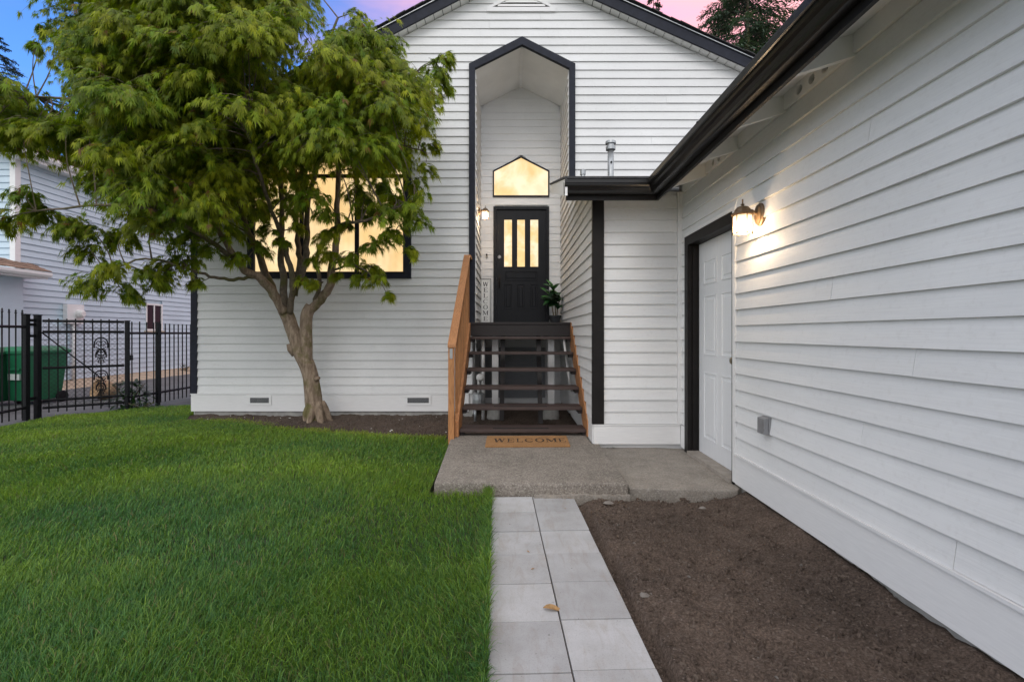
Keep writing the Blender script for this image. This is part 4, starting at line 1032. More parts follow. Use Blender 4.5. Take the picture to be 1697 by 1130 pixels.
for s_ in stems:
    top = Vector(s_[-1])
    for i in range(20):
        t_ = rr_.uniform(0.05, 1.0); b_ = Vector(s_[1]).lerp(top, t_)
        a = rr_.uniform(0, 2*math.pi); el = rr_.uniform(-0.1, 0.7) if t_ < 0.85 else rr_.uniform(0.5, 1.3)
        d = Vector((math.cos(a)*math.cos(el), math.sin(a)*math.cos(el)-0.35, math.sin(el)))
        if b_.x+d.x*0.18 > XS-0.04: d.x = -abs(d.x)*0.4
        L = rr_.uniform(0.15, 0.23)
        v, f = leaf_vf(b_, d, (0, -0.5, 1), L, L*rr_.uniform(0.55, 0.7), rr_.uniform(0.15, 0.5))
        g_ = rr_.uniform(0.7, 1.3); col = ((0.014*g_, 0.052*g_, 0.016*g_) if t_ < 0.8 else (0.05*g_, 0.17*g_, 0.035*g_))
        colmesh('leaf', v, f, [sc(col, 1.25) if k % 3 == 1 else col for k in range(len(v))], 'broad_leaf', pp)
# wall lanterns
def lantern(name, label, base, out_dir, s, power, drop=0.0):
    "six sided coach lantern on an arm; base = middle of the back plate, out_dir = unit vector away from the wall"
    o = thing(name, label, 'wall lantern', base, 'wall lanterns'); od = Vector(out_dir); b_ = Vector(base)
    side = Vector((-od.y, od.x, 0))
    # back plate : stepped oval
    V = []; Fc = []; n = 20
    for r, d in ((1.0, 0.0), (1.0, 0.012), (0.86, 0.018), (0.84, 0.026), (0.45, 0.032)):
        for k_ in range(n):
            th = 2*math.pi*k_/n; V.append(b_+od*d+side*(0.052*s*r*math.cos(th))+Vector((0, 0, 0.078*s*r*math.sin(th)-0.004)))
    for i in range(4):
        for k_ in range(n): Fc.append((i*n+k_, i*n+(k_+1) % n, (i+1)*n+(k_+1) % n, (i+1)*n+k_))
    Fc.append(tuple(range(n))[::-1]); Fc.append(tuple(range(4*n, 5*n)))
    mesh('back_plate', V, Fc, 'brass_lamp', o)
    c = b_+od*(0.125*s); hz = 0.01*s
    tube('arm', catmull([b_+od*0.02+Vector((0, 0, 0.0)), b_+od*0.05*s+Vector((0, 0, 0.012)), c-od*0.055*s+Vector((0, 0, hz+0.012))], 4), 0.014*s, 'brass_lamp', o)
    n = 6
    cage_top, cage_bot = -0.008*s, -0.128*s
    rt, rb = 0.062*s, 0.060*s
    def ring(r, z): return [c+Vector((r*math.cos(math.pi/3*k_+math.pi/6), r*math.sin(math.pi/3*k_+math.pi/6), z)) for k_ in range(n)]
    # roof
    prof = [(0.074*s, -0.006*s), (0.072*s, 0.004*s), (0.055*s, 0.012*s), (0.050*s, 0.03*s), (0.036*s, 0.046*s), (0.014*s, 0.053*s), (0.006*s, 0.058*s), (0.014*s, 0.064*s), (0.005*s, 0.07*s), (0.0045*s, 0.10*s)]
    V = []; Fc = []
    for i, (r, z) in enumerate(prof):
        m_ = 12
        for k_ in range(m_):
            th = 2*math.pi*k_/m_; V.append(c+Vector((r*math.cos(th), r*math.sin(th), z)))
        if i:
            for k_ in range(m_): Fc.append(((i-1)*m_+k_, (i-1)*m_+(k_+1) % m_, i*m_+(k_+1) % m_, i*m_+k_))
    Fc.append(tuple(range((len(prof)-1)*m_, len(prof)*m_)))
    mesh('lamp_roof', V, Fc, 'brass_lamp', o, recalc=True)
    T, B = ring(rt, cage_top), ring(rb, cage_bot)
    cg = MB()
    for k_ in range(n):
        cg.tube([T[k_], B[k_]], 0.0036*s, 5); cg.tube([T[k_], T[(k_+1) % n]], 0.004*s, 5); cg.tube([B[k_], B[(k_+1) % n]], 0.0036*s, 5)
        cg.add(lathe_vf([(0.003*s, -0.012*s), (0.006*s, -0.006*s), (0.004*s, 0)], B[k_], 6))
    cg.build('cage', 'brass_lamp', o)
    T2, B2 = ring(rt*0.955, cage_top-0.001), ring(rb*0.955, cage_bot+0.001)
    for k_ in range(n):
        k2 = (k_+1) % n; mesh('lamp_pane', [T2[k_], T2[k2], B2[k2], B2[k_]], [(0, 1, 2, 3)], 'seeded_glass', o, recalc=False)
    mesh('bulb', *lathe_vf([(0.008*s, -0.02*s), (0.012*s, -0.035*s), (0.019*s, -0.06*s), (0.02*s, -0.075*s), (0.013*s, -0.092*s), (0.003*s, -0.097*s)], c, 12), 'bulb', o, smooth=True)
    ld = bpy.data.lights.new('lamp_light', 'POINT'); ld.energy = power; ld.color = (1.0, 0.74, 0.47); ld.shadow_soft_size = 0.010
    lo = bpy.data.objects.new('lamp_light', ld); COL.objects.link(lo); lo.parent = o; lo.location = Vector((0, 0, -0.112*s))+od*(0.125*s)
    lo.visible_camera = True
    return o
lantern('wall_lantern', 'bronze glass lantern glowing on the white wall by the side door', (XR-0.014, 3.28, 2.005), (-1, 0, 0), 1.0, LAMP_W)
lantern('wall_lantern', 'smaller glowing lantern high on the recess wall left of the front door', (PL+0.016, 7.46, 3.075), (1, 0, 0), 0.85, LAMP_W2)
# grey outlet cover
ob_ = thing('outlet_box', 'grey metal outlet cover low on the white garage siding', 'outlet box', (XR, 3.2, 0.54))
ob_.location = (XR-0.012, 3.2, 0.594)
box('back_box', XR-0.028, XR-0.013, 3.155, 3.245, 0.535, 0.65, 'grey_metal', ob_, bevel=0.003)
prism('flip_cover', [(XR-0.0285, 3.158, 0.648), (XR-0.060, 3.158, 0.640), (XR-0.060, 3.158, 0.538), (XR-0.0285, 3.158, 0.538)], (0, 0.084, 0), 'grey_metal', ob_, bevel=0.004)
# fallen leaf on the path
V, Fc = leaf_vf((0.135, 2.10, 0.012), (1, -0.15, 0.12), (0, -0.3, 1), 0.085, 0.032, 0.35, 0.9)
lf_ = mesh('fallen_leaf', V, Fc, 'dry_leaf', None, recalc=False); tag(lf_, 'curled brown leaf lying on a pale paver of the path', 'leaf'); lf_.modifiers.new('s', 'SOLIDIFY').thickness = 0.0015
# debris crumbs on the far pavers, pebbles, wood chips, petals
def crumbs(name, mat, n, region, smin, smax, label, cat, flat=0.5, kind='stuff', seed=1, z0=0.004):
    r_ = random.Random(seed); mb = MB(); c = 0
    while c < n:
        x = r_.uniform(region[0], region[1]); y = region[2]+(region[3]-region[2])*r_.random()**1.3
        if not region[4](x, y): continue
        s_ = r_.uniform(smin, smax)*(0.6+0.4*r_.random()); a = r_.uniform(0, 6.28); l = r_.uniform(0.8, 2.2)
        ca, sa = math.cos(a), math.sin(a); zb = z0+soil_z(x, y)
        pts = [(-l, -0.6, 0), (l*0.7, -0.8, 0.1), (l, 0.5, 0), (-l*0.6, 0.8, 0.05), (-l*0.5, -0.3, flat*1.6), (l*0.5, -0.2, flat*1.3), (l*0.4, 0.3, flat*1.5)]
        o_ = len(mb.v)
        mb.v += [Vector((x+(u*ca-v*sa)*s_, y+(u*sa+v*ca)*s_, zb+wz*s_)) for u, v, wz in pts]
        mb.f += [tuple(o_+i for i in f) for f in ((0, 1, 4), (1, 5, 4), (1, 2, 5), (2, 6, 5), (2, 3, 6), (3, 4, 6), (3, 0, 4), (4, 5, 6))]; c += 1
    o = mb.build(name, mat, None, recalc=False); o['kind'] = kind; o['label'] = label; return o
def soil_z(x, y):
    i = int((x-(-5.2))/0.022); j = int((y+0.2)/0.022)
    j = max(0, min(SZ.shape[0]-1, j)); i = max(0, min(SZ.shape[1]-1, i)); return float(SZ[j, i])
SZ = SOIL_GRID
dirt_r = (0.45, 1.66, 0.9, 3.53, lambda x, y: x > path_c(y)+0.325)
bed_r = (-4.5, -0.72, 5.55, 6.96, lambda x, y: not in_poly(np.array([x]), np.array([y]), LAWN)[0])
crumbs('wood_chips', 'chip', 3600, dirt_r, 0.0016, 0.0045, 'fine brown bark chips scattered over the bare soil by the garage', 'chips', seed=1, z0=0.0)
crumbs('soil_clods', 'soil', 3200, dirt_r, 0.004, 0.016, 'dark crumbs of soil lying by the garage wall', 'soil', 0.8, seed=2, z0=-0.002)
crumbs('bed_chips', 'chip', 1500, bed_r, 0.003, 0.008, 'brown bark chips in the planting bed round the tree', 'chips', seed=3, z0=0.0)
crumbs('bed_clods', 'soil', 900, bed_r, 0.006, 0.018, 'dark crumbs of soil in the planting bed round the tree', 'soil', 0.8, seed=4, z0=-0.003)
crumbs('pebbles', 'stone', 60, dirt_r, 0.003, 0.007, 'small pale pebbles on the bare soil by the garage', 'pebbles', 0.9, seed=5, z0=0.0)
crumbs('fallen_petals', 'petal', 26, bed_r, 0.006, 0.014, 'small white fragments lying on the soil round the maple', 'petals', 0.4, seed=6, z0=0.004)
stc = [(0.60, 2.20, 0.022, 'small grey stone lying at the edge of the pavers'), (0.67, 3.38, 0.030, 'flat brown stone on the soil just below the entry slab'), (1.30, 3.30, 0.02, 'brown stone on the soil in front of the side slab')]
for x, y, r_, lb in stc:
    me_v = [(x+r_*1.4*a*random.uniform(0.8, 1.1), y+r_*b_*random.uniform(0.8, 1.1), r_*0.5+0.6*r_*c*random.uniform(0.8, 1.1)) for a, b_, c in ((1, 0, 0), (0.5, 0.85, 0.1), (-0.5, 0.9, 0), (-1, 0, 0), (-0.5, -0.9, 0.1), (0.55, -0.8, 0), (0.35, 0.3, 0.8), (-0.4, 0.2, 0.9), (0, -0.45, 0.85), (0, 0, -0.8))]
    tag(mesh('stone', me_v, [(0, 1, 6), (1, 2, 7, 6), (2, 3, 7), (3, 4, 8, 7), (4, 5, 8), (5, 0, 6, 8), (6, 7, 8), (0, 9, 1), (1, 9, 2), (2, 9, 3), (3, 9, 4), (4, 9, 5), (5, 9, 0)], 'stone'), lb, 'stone')
for i, (x, y) in enumerate([(0.40, 3.515), (0.415, 3.50), (0.36, 3.30), (0.08, 2.66), (0.115, 2.46)]):
    bpy_o = mesh('leaf_scrap', *leaf_vf((x, y, 0.008), (random.uniform(-1, 1), random.uniform(-1, 1), 0), (0, 0, 1), 0.022, 0.012, 0.2, 0.3, 3), 'dry_leaf', None, recalc=False)
    tag(bpy_o, ['dark leaf scrap on the last paver right at the entry slab', 'dark leaf scrap on the last paver beside another scrap', 'tiny brown leaf scrap on the second right paver from the slab', 'tiny brown leaf scrap on the left paver column, farther one', 'tiny brown leaf scrap on the left paver near the curled leaf'][i], 'leaf scrap')
# weeds at the gap beneath the wing skirt
wd_ = thing('weed', 'tiny green weed sprouting at the foot of the black corner board', 'weed', (1.0, 4.90, 0.05))
for i in range(9):
    a = random.uniform(0, 6.28); v, f = leaf_vf((0.93+random.uniform(0, 0.1), 4.86+random.uniform(-0.02, 0.03), 0.052), (math.cos(a), -abs(math.sin(a)), random.uniform(0.3, 0.9)), (0, 0, 1), random.uniform(0.02, 0.035), 0.015, 0.3, 0.2, 3)
    colmesh('leaf', v, f, [(0.04, 0.09, 0.02)]*len(v), 'broad_leaf', wd_)
# ================================================================== NEIGHBOUR'S SIDE
NX, NY = -10.5, 10.24
nb_ = thing('neighbour_house', 'pale blue two storey house with clay tile roof beyond the iron fence', 'house', (-12.5, 14, 0))
E2 = 0.138
nm_e = east_map(NX); nm_f = facade_map(NY)
c_ = MB(); c_.box(NX-0.14, NX-0.02, NY+0.02, 24, 0.0, 4.95); c_.box(-16, NX-0.15, NY+0.02, NY+0.14, 0.0, 5.2); c_.box(-16, -15.9, NY+0.15, 24, 0.0, 4.9); c_.box(-15.89, NX-0.15, 23.9, 24, 0.0, 4.9)
c_.build('wall', 'blue_siding', nb_)
z0 = 0.10
while z0 < 4.85:
    WYa, WYb, WZa, WZb = 13.86, 14.52, 1.27, 2.06
    if z0 < WZb and z0+E2 > WZa:
        lap_board(nm_e, NY+0.09, WYa, NY+0.09, WYa, z0, z0+E2, nb_, 'blue_siding', 0.03); lap_board(nm_e, WYb, 24, WYb, 24, z0, z0+E2, nb_, 'blue_siding', 0.03)
    else: lap_board(nm_e, NY+0.09, 24, NY+0.09, 24, z0, z0+E2, nb_, 'blue_siding', 0.03)
    if z0 > 2.3: lap_board(nm_f, -13, NX-0.09, -13, NX-0.09, z0, z0+E2, nb_, 'blue_siding', 0.03)
    z0 += E2
box('corner_board', NX-0.088, NX+0.028, NY-0.028, NY+0.088, 0.1, 4.9, 'white_trim', nb_)
box('foundation', NX-0.1, NX+0.03, NY, 24, -0.3, 0.095, 'tan_wash', nb_)
# side window
nwd = bpy.data.objects.new('window', None); COL.objects.link(nwd); nwd.parent = nb_; nwd.location = Vector((NX, 14.2, 1.27))-nb_.location
fr = MB(); f_ = 0.05
fr.box(NX-0.01, NX+0.035, WYa, WYb, WZb-f_, WZb); fr.box(NX-0.01, NX+0.035, WYa, WYb, WZa, WZa+f_); fr.box(NX-0.01, NX+0.034, WYa, WYa+f_, WZa+f_, WZb-f_); fr.box(NX-0.01, NX+0.034, WYb-f_, WYb, WZa+f_, WZb-f_)
fr.box(NX-0.01, NX+0.03, (WYa+WYb)/2-0.02, (WYa+WYb)/2+0.02, WZa+f_, WZb-f_)
fr.build('frame', 'white_trim', nwd)
for a, b_ in ((WYa+f_, (WYa+WYb)/2-0.02), ((WYa+WYb)/2+0.02, WYb-f_)): box('pane', NX-0.005, NX+0.012, a, b_, WZa+f_, WZb-f_, 'dark_glass', nwd)
box('sill', NX-0.005, NX+0.06, WYa-0.06, WYb+0.06, WZa-0.045, WZa-0.001, 'window_sill', nwd)
# electricity meter
em_ = bpy.data.objects.new('meter_box', None); COL.objects.link(em_); em_.parent = nb_; em_.location = Vector((NX, 11.5, 1.5))-nb_.location
box('box', NX+0.018, NX+0.13, 11.3, 11.75, 1.42, 1.88, 'white_trim', em_, bevel=0.01)
o = mesh('meter_glass', *lathe_vf([(0.10, 0), (0.10, 0.06), (0.085, 0.10), (0.06, 0.12)], (0, 0, 0), 18), 'pvc_white', em_); o.location = Vector((NX+0.19, 11.6, 1.66))-wloc(em_); o.rotation_euler.y = math.pi/2
tube('conduit', [(NX+0.07, 11.52, 1.42), (NX+0.07, 11.52, 0.0)], 0.03, 'pvc_white', em_)
# main eave with clay tiles along the side wall, verge tiles toward the viewer
EX = NX+0.30; EZ = 4.86
prism('fascia', [(EX, NY-0.35, EZ), (EX, 24.3, EZ), (EX, 24.3, EZ+0.17), (EX, NY-0.35, EZ+0.17)], (-0.03, 0, 0), 'white_trim', nb_)
prism('eave_soffit', [(EX-0.031, NY-0.35, EZ+0.01), (EX-0.031, 24.3, EZ+0.01), (NX-0.1, 24.3, EZ+0.01), (NX-0.1, NY-0.35, EZ+0.01)], (0, 0, 0.02), 'white_trim', nb_)
prism('gutter', [(EX+0.002, NY-0.36, EZ+0.07), (EX+0.07, NY-0.36, EZ+0.07), (EX+0.10, NY-0.36, EZ+0.12), (EX+0.10, NY-0.36, EZ+0.175), (EX+0.002, NY-0.36, EZ+0.175)], (0, 14.6, 0), 'white_trim', nb_)
prism('verge_board', [(EX-0.031, NY-0.352, EZ), (-14, NY-0.352, EZ+0.40*(EX+14)), (-14, NY-0.352, EZ+0.17+0.40*(EX+14)), (EX-0.031, NY-0.352, EZ+0.17)], (0, 0.03, 0), 'white_trim', nb_)
prism('roof', [(EX+0.05, NY-0.40, EZ+0.185), (-13.25, NY-0.40, EZ+0.185+0.40*(EX+0.05+13.25)), (-13.25, 24.4, EZ+0.185+0.40*(EX+0.05+13.25)), (EX+0.05, 24.4, EZ+0.185)], (0, 0, 0.03), 'clay_tile', nb_)
prism('roof', [(-13.25, NY-0.40, EZ+0.186+0.40*(EX+0.05+13.25)), (-16.3, NY-0.40, EZ+0.185), (-16.3, 24.4, EZ+0.185), (-13.25, 24.4, EZ+0.186+0.40*(EX+0.05+13.25))], (0, 0, 0.03), 'clay_tile', nb_)
def half_tile(p, d, L, r):
    p = Vector(p); d = Vector(d).normalized(); side = d.cross(Vector((0, 0, 1))).normalized(); up = side.cross(d)
    V = []
    for t_ in (0, L):
        for rr2 in (r, r-0.015):
            for k_ in range(7):
                th = math.pi*k_/6; V.append(p+d*t_+side*math.cos(th)*rr2+up*math.sin(th)*rr2*0.8)
    Fc = []
    for k_ in range(6): Fc += [(k_, k_+1, 14+k_+1, 14+k_), (7+k_+1, 7+k_, 21+k_, 21+k_+1), (k_+1, k_, 7+k_, 7+k_+1)]
    return mesh('roof_tile', V, Fc, 'clay_tile', nb_)
y = NY-0.25
while y < 14.2:
    half_tile((EX+0.10, y, EZ+0.205), (-1, 0, 0.40), 0.42, 0.10); half_tile((EX-0.26, y, EZ+0.205+0.158), (-1, 0, 0.40), 0.42, 0.10); y += 0.21
for i in range(10):
    x = EX+0.12-i*0.36; half_tile((x, NY-0.39, EZ+0.22+0.4*(EX+0.05-x)+0.01), (-1, 0, 0.40), 0.40, 0.12)
# lower pent roof on a shallow bump-out near the corner
PXo = NX+0.52; py0, py1 = 7.0, 10.42; pz = 2.36
prism('pent_wall', [(NX-2, py0+0.3, 0), (NX-2, NY-0.03, 0), (NX+0.20, NY-0.03, 0), (NX+0.20, py0+0.3, 0)], (0, 0, pz+0.05), 'blue_siding', nb_)
prism('pent_soffit', [(NX-2.3, py0, pz), (PXo-0.02, py0, pz), (PXo-0.02, py1, pz), (NX+0.03, py1, pz), (NX+0.03, NY-0.03, pz), (NX-2.3, NY-0.03, pz)], (0, 0, 0.02), 'white_trim', nb_)
prism('pent_fascia', [(PXo-0.019, py0, pz-0.01), (PXo+0.005, py0, pz-0.01), (PXo+0.005, py0, pz+0.13), (PXo-0.019, py0, pz+0.13)], (0, py1-py0, 0), 'white_trim', nb_)
prism('pent_gutter', [(PXo+0.006, py0, pz+0.03), (PXo+0.06, py0, pz+0.03), (PXo+0.085, py0, pz+0.075), (PXo+0.085, py0, pz+0.13), (PXo+0.006, py0, pz+0.13)], (0, py1-py0+0.02, 0), 'white_trim', nb_)
for row in range(4):
    y = py0
    while y < py1-0.02:
        w_ = min(random.uniform(0.10, 0.2), py1+0.03-y)
        xa = PXo+0.06-row*0.14; za = pz+0.145+row*0.055+random.uniform(0, 0.01)
        if not (y+w_ > NY-0.03 and row == 3):
            prism('shake', [(xa, y, za), (xa-0.2, y, za+0.07), (xa-0.2, y, za+0.085), (xa, y, za+0.022)], (0, w_-0.006, 0), 'cedar_shake', nb_)
        y += w_
prism('pent_end', [(PXo, py1-0.01, pz+0.02), (NX+0.03, py1-0.01, pz+0.02), (NX+0.03, py1-0.01, pz+0.33), (PXo, py1-0.01, pz+0.13)], (0, 0.012, 0), 'white_trim', nb_)
# tan strip of ground along the neighbour's wall
xs2 = np.linspace(NX+0.03, NX+0.95, 8); ys2 = np.linspace(NY+0.1, 24, 120); g2x, g2y = np.meshgrid(xs2, ys2)
z2 = -0.02+0.10*np.clip(1-(g2x-NX)/(0.80+0.16*np.sin(g2y*2.1)+0.1*np.sin(g2y*5.3)), 0, 1)**0.8+0.012*RNG.random(g2x.shape); z2[:, -1] = -0.04
i2 = np.arange(z2.size).reshape(z2.shape); q2 = np.stack([i2[:-1, :-1], i2[:-1, 1:], i2[1:, 1:], i2[1:, :-1]], -1).reshape(-1, 4)
S(np_mesh('gravel_verge', np.stack([g2x.ravel(), g2y.ravel(), z2.ravel()], 1), q2, np.full(len(q2), 4), 'tan_wash', smooth=True))
# ------------------------------------------------------------------ wheelie bins
def bin_(x, y, rz_, mat, label, h=1.0):
    o = thing('wheelie_bin', label, 'wheelie bin', (x, y, -0.02), 'wheelie bins by the fence'); c, s_ = math.cos(rz_), math.sin(rz_)
    T = lambda u, v, z: (x+u*c-v*s_, y+u*s_+v*c, z-0.02)
    def fr_(u0, u1, v0, v1, z0_, U0, U1, V0, V1, z1_, name, m, **k):
        v = [T(u0, v0, z0_), T(u1, v0, z0_), T(u1, v1, z0_), T(u0, v1, z0_), T(U0, V0, z1_), T(U1, V0, z1_), T(U1, V1, z1_), T(U0, V1, z1_)]
        return mesh(name, v, box_vf(0, 1, 0, 1, 0, 1)[1], m, o, **k)
    fr_(-0.23, 0.23, -0.25, 0.25, 0.07, -0.28, 0.28, -0.33, 0.33, h-0.09, 'body', mat, bevel=0.02)
    fr_(-0.305, 0.305, -0.355, 0.355, h-0.089, -0.305, 0.305, -0.355, 0.355, h-0.045, 'rim', mat, bevel=0.008)
    fr_(-0.295, 0.295, -0.37, 0.36, h-0.044, -0.22, 0.22, -0.27, 0.30, h+0.03, 'lid', mat, bevel=0.02)
    tube('handle', [T(-0.2, 0.37, h-0.07), T(-0.2, 0.44, h-0.05), T(0.2, 0.44, h-0.05), T(0.2, 0.37, h-0.07)], 0.015, mat, o)
    for u in (-0.255, 0.255):
        w_ = mesh('wheel', *lathe_vf([(0.06, -0.022), (0.095, -0.022), (0.10, -0.012), (0.10, 0.012), (0.095, 0.022), (0.06, 0.022)], (0, 0, 0), 16), 'iron', o); w_.location = Vector(T(u, 0.24, 0.10))-o.location; w_.rotation_euler = (0, math.pi/2, rz_)
    for i, z_ in enumerate((0.62, 0.45)):
        fr_(-0.11, 0.11, -0.328+0.0*i, -0.30, h*z_, -0.11, 0.11, -0.328, -0.30, h*z_+(0.035, 0.10)[i], 'grip_bar' if i == 0 else 'sticker', mat if i == 0 else 'pale_label')
    return o
bin_(-8.32, 8.45, -0.12, 'green_plastic', 'bright green wheelie bin behind the gate hinge posts', 0.96)
bin_(-8.78, 8.15, 0.05, 'dark_green_plastic', 'mid green wheelie bin with a pale sticker behind the picket fence', 0.95)
b3 = bin_(-8.05, 6.95, 0.25, 'olive_plastic', 'dark olive wheelie bin with a cyan label at the picture edge', 0.92)
c_ = math.cos(0.25); s_ = math.sin(0.25)
b3.location.x = -8.05
lab = box('label', -7.98, -7.78, 6.60, 6.615, 0.72, 0.88, 'cyan_label', b3)
# ------------------------------------------------------------------ round planter lying on its side, leafy plant
pl = thing('clay_pot', 'round tan clay pot lying on its side behind the gate', 'pot', (-7.5, 8.9, 0))
V, Fc = lathe_vf([(0.06, -0.20), (0.12, -0.17), (0.17, -0.06), (0.175, 0.02), (0.16, 0.10), (0.175, 0.105), (0.178, 0.13), (0.16, 0.132), (0.14, 0.10), (0.12, 0.0)], (0, 0, 0), 20)
M = Matrix.Translation((-7.5, 8.9, 0.16)) @ Matrix.Rotation(-0.5, 4, 'Z') @ Matrix.Rotation(math.radians(72), 4, 'X')
mesh('bowl', [M @ Vector(v) for v in V], Fc, 'terracotta', pl, smooth=True)
def bush(name, label, c, r, h, n, L, col, cat='plant', seed=3):
    o = thing(name, label, cat, c); r_ = random.Random(seed); V = []; Fc = []; C_ = []
    for i in range(7):
        a = r_.uniform(0, 6.28); tube('stem', [c, (c[0]+math.cos(a)*r*0.3, c[1]+math.sin(a)*r*0.3, c[2]+h*0.5), (c[0]+math.cos(a)*r*0.7, c[1]+math.sin(a)*r*0.7, c[2]+h*0.9)], 0.006, 'limb_bark', o, 5)
    for i in range(n):
        a = r_.uniform(0, 6.28); q = r_.random()**0.6; z_ = r_.random(); rad = r*(0.35+0.65*math.sin(math.pi*min(1, z_*0.85+0.15)))*q
        b_ = Vector((c[0]+math.cos(a)*rad, c[1]+math.sin(a)*rad, c[2]+h*z_)); d = Vector((math.cos(a+r_.uniform(-1, 1)), math.sin(a+r_.uniform(-1, 1)), r_.uniform(-0.5, 0.7)))
        l = L*r_.uniform(0.6, 1.2); v, f = leaf_vf(b_, d, (0, 0, 1), l, l*0.55, 0.3, 0.2, 3); k0 = len(V); V += v; Fc += [tuple(i_+k0 for i_ in ff) for ff in f]
        g_ = r_.uniform(0.6, 1.5); C_ += [sc(col, g_)]*len(v)
    lv = colmesh('foliage', V, Fc, C_, 'broad_leaf', o); lv['kind'] = 'stuff'; return o
bush('leafy_plant', 'low leafy green plant growing at the gate post', (-6.12, 7.75, -0.02), 0.30, 0.46, 340, 0.10, (0.022, 0.055, 0.014))
bush('low_weed', 'tuft of low green weeds at the foot of the fence', (-5.80, 7.60, -0.02), 0.24, 0.15, 160, 0.06, (0.02, 0.055, 0.012), seed=5)
for i, (x, y) in enumerate([(-10.05, 16.6), (-10.1, 15.0), (-10.0, 18.4)]):
    bush('wall_weed', ['dry weed at the foot of the blue house, under its window', 'small weed on the tan verge before the window of the blue house', 'weed on the tan verge beyond the window of the blue house'][i], (x, y, 0.02), 0.22, 0.2, 60, 0.08, (0.07, 0.075, 0.02), seed=9+i)
# ------------------------------------------------------------------ iron fence and gate
def bar_vf(a, b_, t): return tube_vf([a, b_], t*0.7071, 4)
def fence_run(root, p0, p1, z0_, ztop, npk, rails, picket_t=0.016, finial=False, skip_ends=True):
    p0, p1 = Vector(p0), Vector(p1)
    d = (p1-p0).normalized()
    for r_ in rails:
        mesh('rail', *bar_vf((p0.x, p0.y, r_), (p1.x, p1.y, r_-0.002), 0.026), 'iron', root)
    for i in range(npk):
        t_ = (i+0.6)/(npk+0.2); p = p0.lerp(p1, t_)
        top = ztop+random.uniform(-0.006, 0.006)
        pk_ = MB(); pk_.add(bar_vf((p.x, p.y, z0_), (p.x+random.uniform(-0.003, 0.003), p.y, top), picket_t))
        if finial: pk_.add(lathe_vf([(0.006, 0), (0.017, 0.012), (0.006, 0.024), (0.012, 0.036), (0.002, 0.062)], (p.x, p.y, top), 6))
        pk_.build('picket', 'iron', root)
def fpost(root, x, y, t, zt):
    mesh('post', *box_vf(x-t/2, x+t/2, y-t/2, y+t/2, -0.2, zt), 'iron', root); mesh('post_cap', *prism_vf([(x-t*0.6, y-t*0.6, zt), (x+t*0.6, y-t*0.6, zt), (x+t*0.6, y+t*0.6, zt), (x-t*0.6, y+t*0.6, zt)], (0, 0, 0.012)), 'iron', root)
A = (-6.50, 5.6); B = (-6.80, 6.78); B2 = (-6.755, 6.90); C = (-5.97, 7.52); D = (-5.95, 8.14); E = (-5.95, 9.9)
f1 = thing('iron_fence', 'black iron picket fence with pointed finials left of the gate', 'fence', (-6.62, 6.2, 0))
fpost(f1, B[0], B[1], 0.060, 1.455)
fence_run(f1, (-6.46, 5.2), B, 0.02, 1.47, 14, (1.29, 0.16), finial=True)
gt = thing('iron_gate', 'black iron gate backed by chain link with a scrolled ornament', 'gate', (-6.36, 7.2, 0))
fpost(gt, B2[0], B2[1], 0.060, 1.45); fpost(gt, C[0], C[1], 0.046, 1.385)
g0_, g1_ = Vector((B2[0]+0.04, B2[1]+0.03, 0)), Vector((C[0]-0.03, C[1]-0.02, 0))
for z_ in (1.375, 1.22, 0.70, 0.235, 0.13): mesh('rail', *bar_vf((g0_.x, g0_.y, z_), (g1_.x, g1_.y, z_), 0.026), 'iron', gt)
for i in range(9):
    p = g0_.lerp(g1_, (i+0.7)/9.6); mesh('picket', *bar_vf((p.x, p.y, 0.06), (p.x, p.y, 1.41), 0.016), 'iron', gt)
mesh('brace', *bar_vf((g0_.x, g0_.y-0.01, 1.21), (g0_.lerp(g1_, 0.75).x, g0_.lerp(g1_, 0.75).y-0.01, 0.48), 0.012), 'iron', gt)
for z_ in (1.36, 1.14, 1.30, 0.26): mesh('hinge', *box_vf(B[0]+0.02, B2[0], B[1]+0.03, B2[1], z_, z_+0.04), 'iron', gt)
mesh('latch', *box_vf(C[0]+0.01, C[0]+0.075, C[1]-0.03, C[1]+0.02, 0.78, 0.86), 'iron', gt)
cl = MB(); gl = (g1_-g0_).length; gd = (g1_-g0_).normalized(); gn = Vector((gd.y, -gd.x, 0)); zc0, zc1 = 0.14, 1.37
sp_ = 0.062; hgt = zc1-zc0
k_ = -int(hgt/sp_)-1
while k_*sp_ < gl:
    for s_ in (1, -1):
        # wire u = k*sp + s*(z - zc0)
        u0 = k_*sp_ if s_ > 0 else k_*sp_+hgt; za, zb = 0.0, hgt
        pts = [(u0+s_*z_, z_) for z_ in (0.0, hgt)]
        (ua, va), (ub, vb) = pts
        def clip(ua, va, ub, vb):
            if ua > ub: ua, va, ub, vb = ub, vb, ua, va
            if ub < 0 or ua > gl: return None
            if ua < 0: va += (vb-va)*(0-ua)/(ub-ua); ua = 0
            if ub > gl: vb = va+(vb-va)*(gl-ua)/(ub-ua); ub = gl
            return ua, va, ub, vb
        r_ = clip(ua, va, ub, vb)
        if r_ and abs(r_[2]-r_[0]) > 0.01:
            off = gn*(-0.03+0.001*s_)
            cl.add(tube_vf([g0_+gd*r_[0]+off+Vector((0, 0, zc0+r_[1])), g0_+gd*r_[2]+off+Vector((0, 0, zc0+r_[3]))], 0.0017, 3, False))
    k_ += 1
cl.build('chain_link', 'iron', gt, recalc=False)['kind'] = 'stuff'
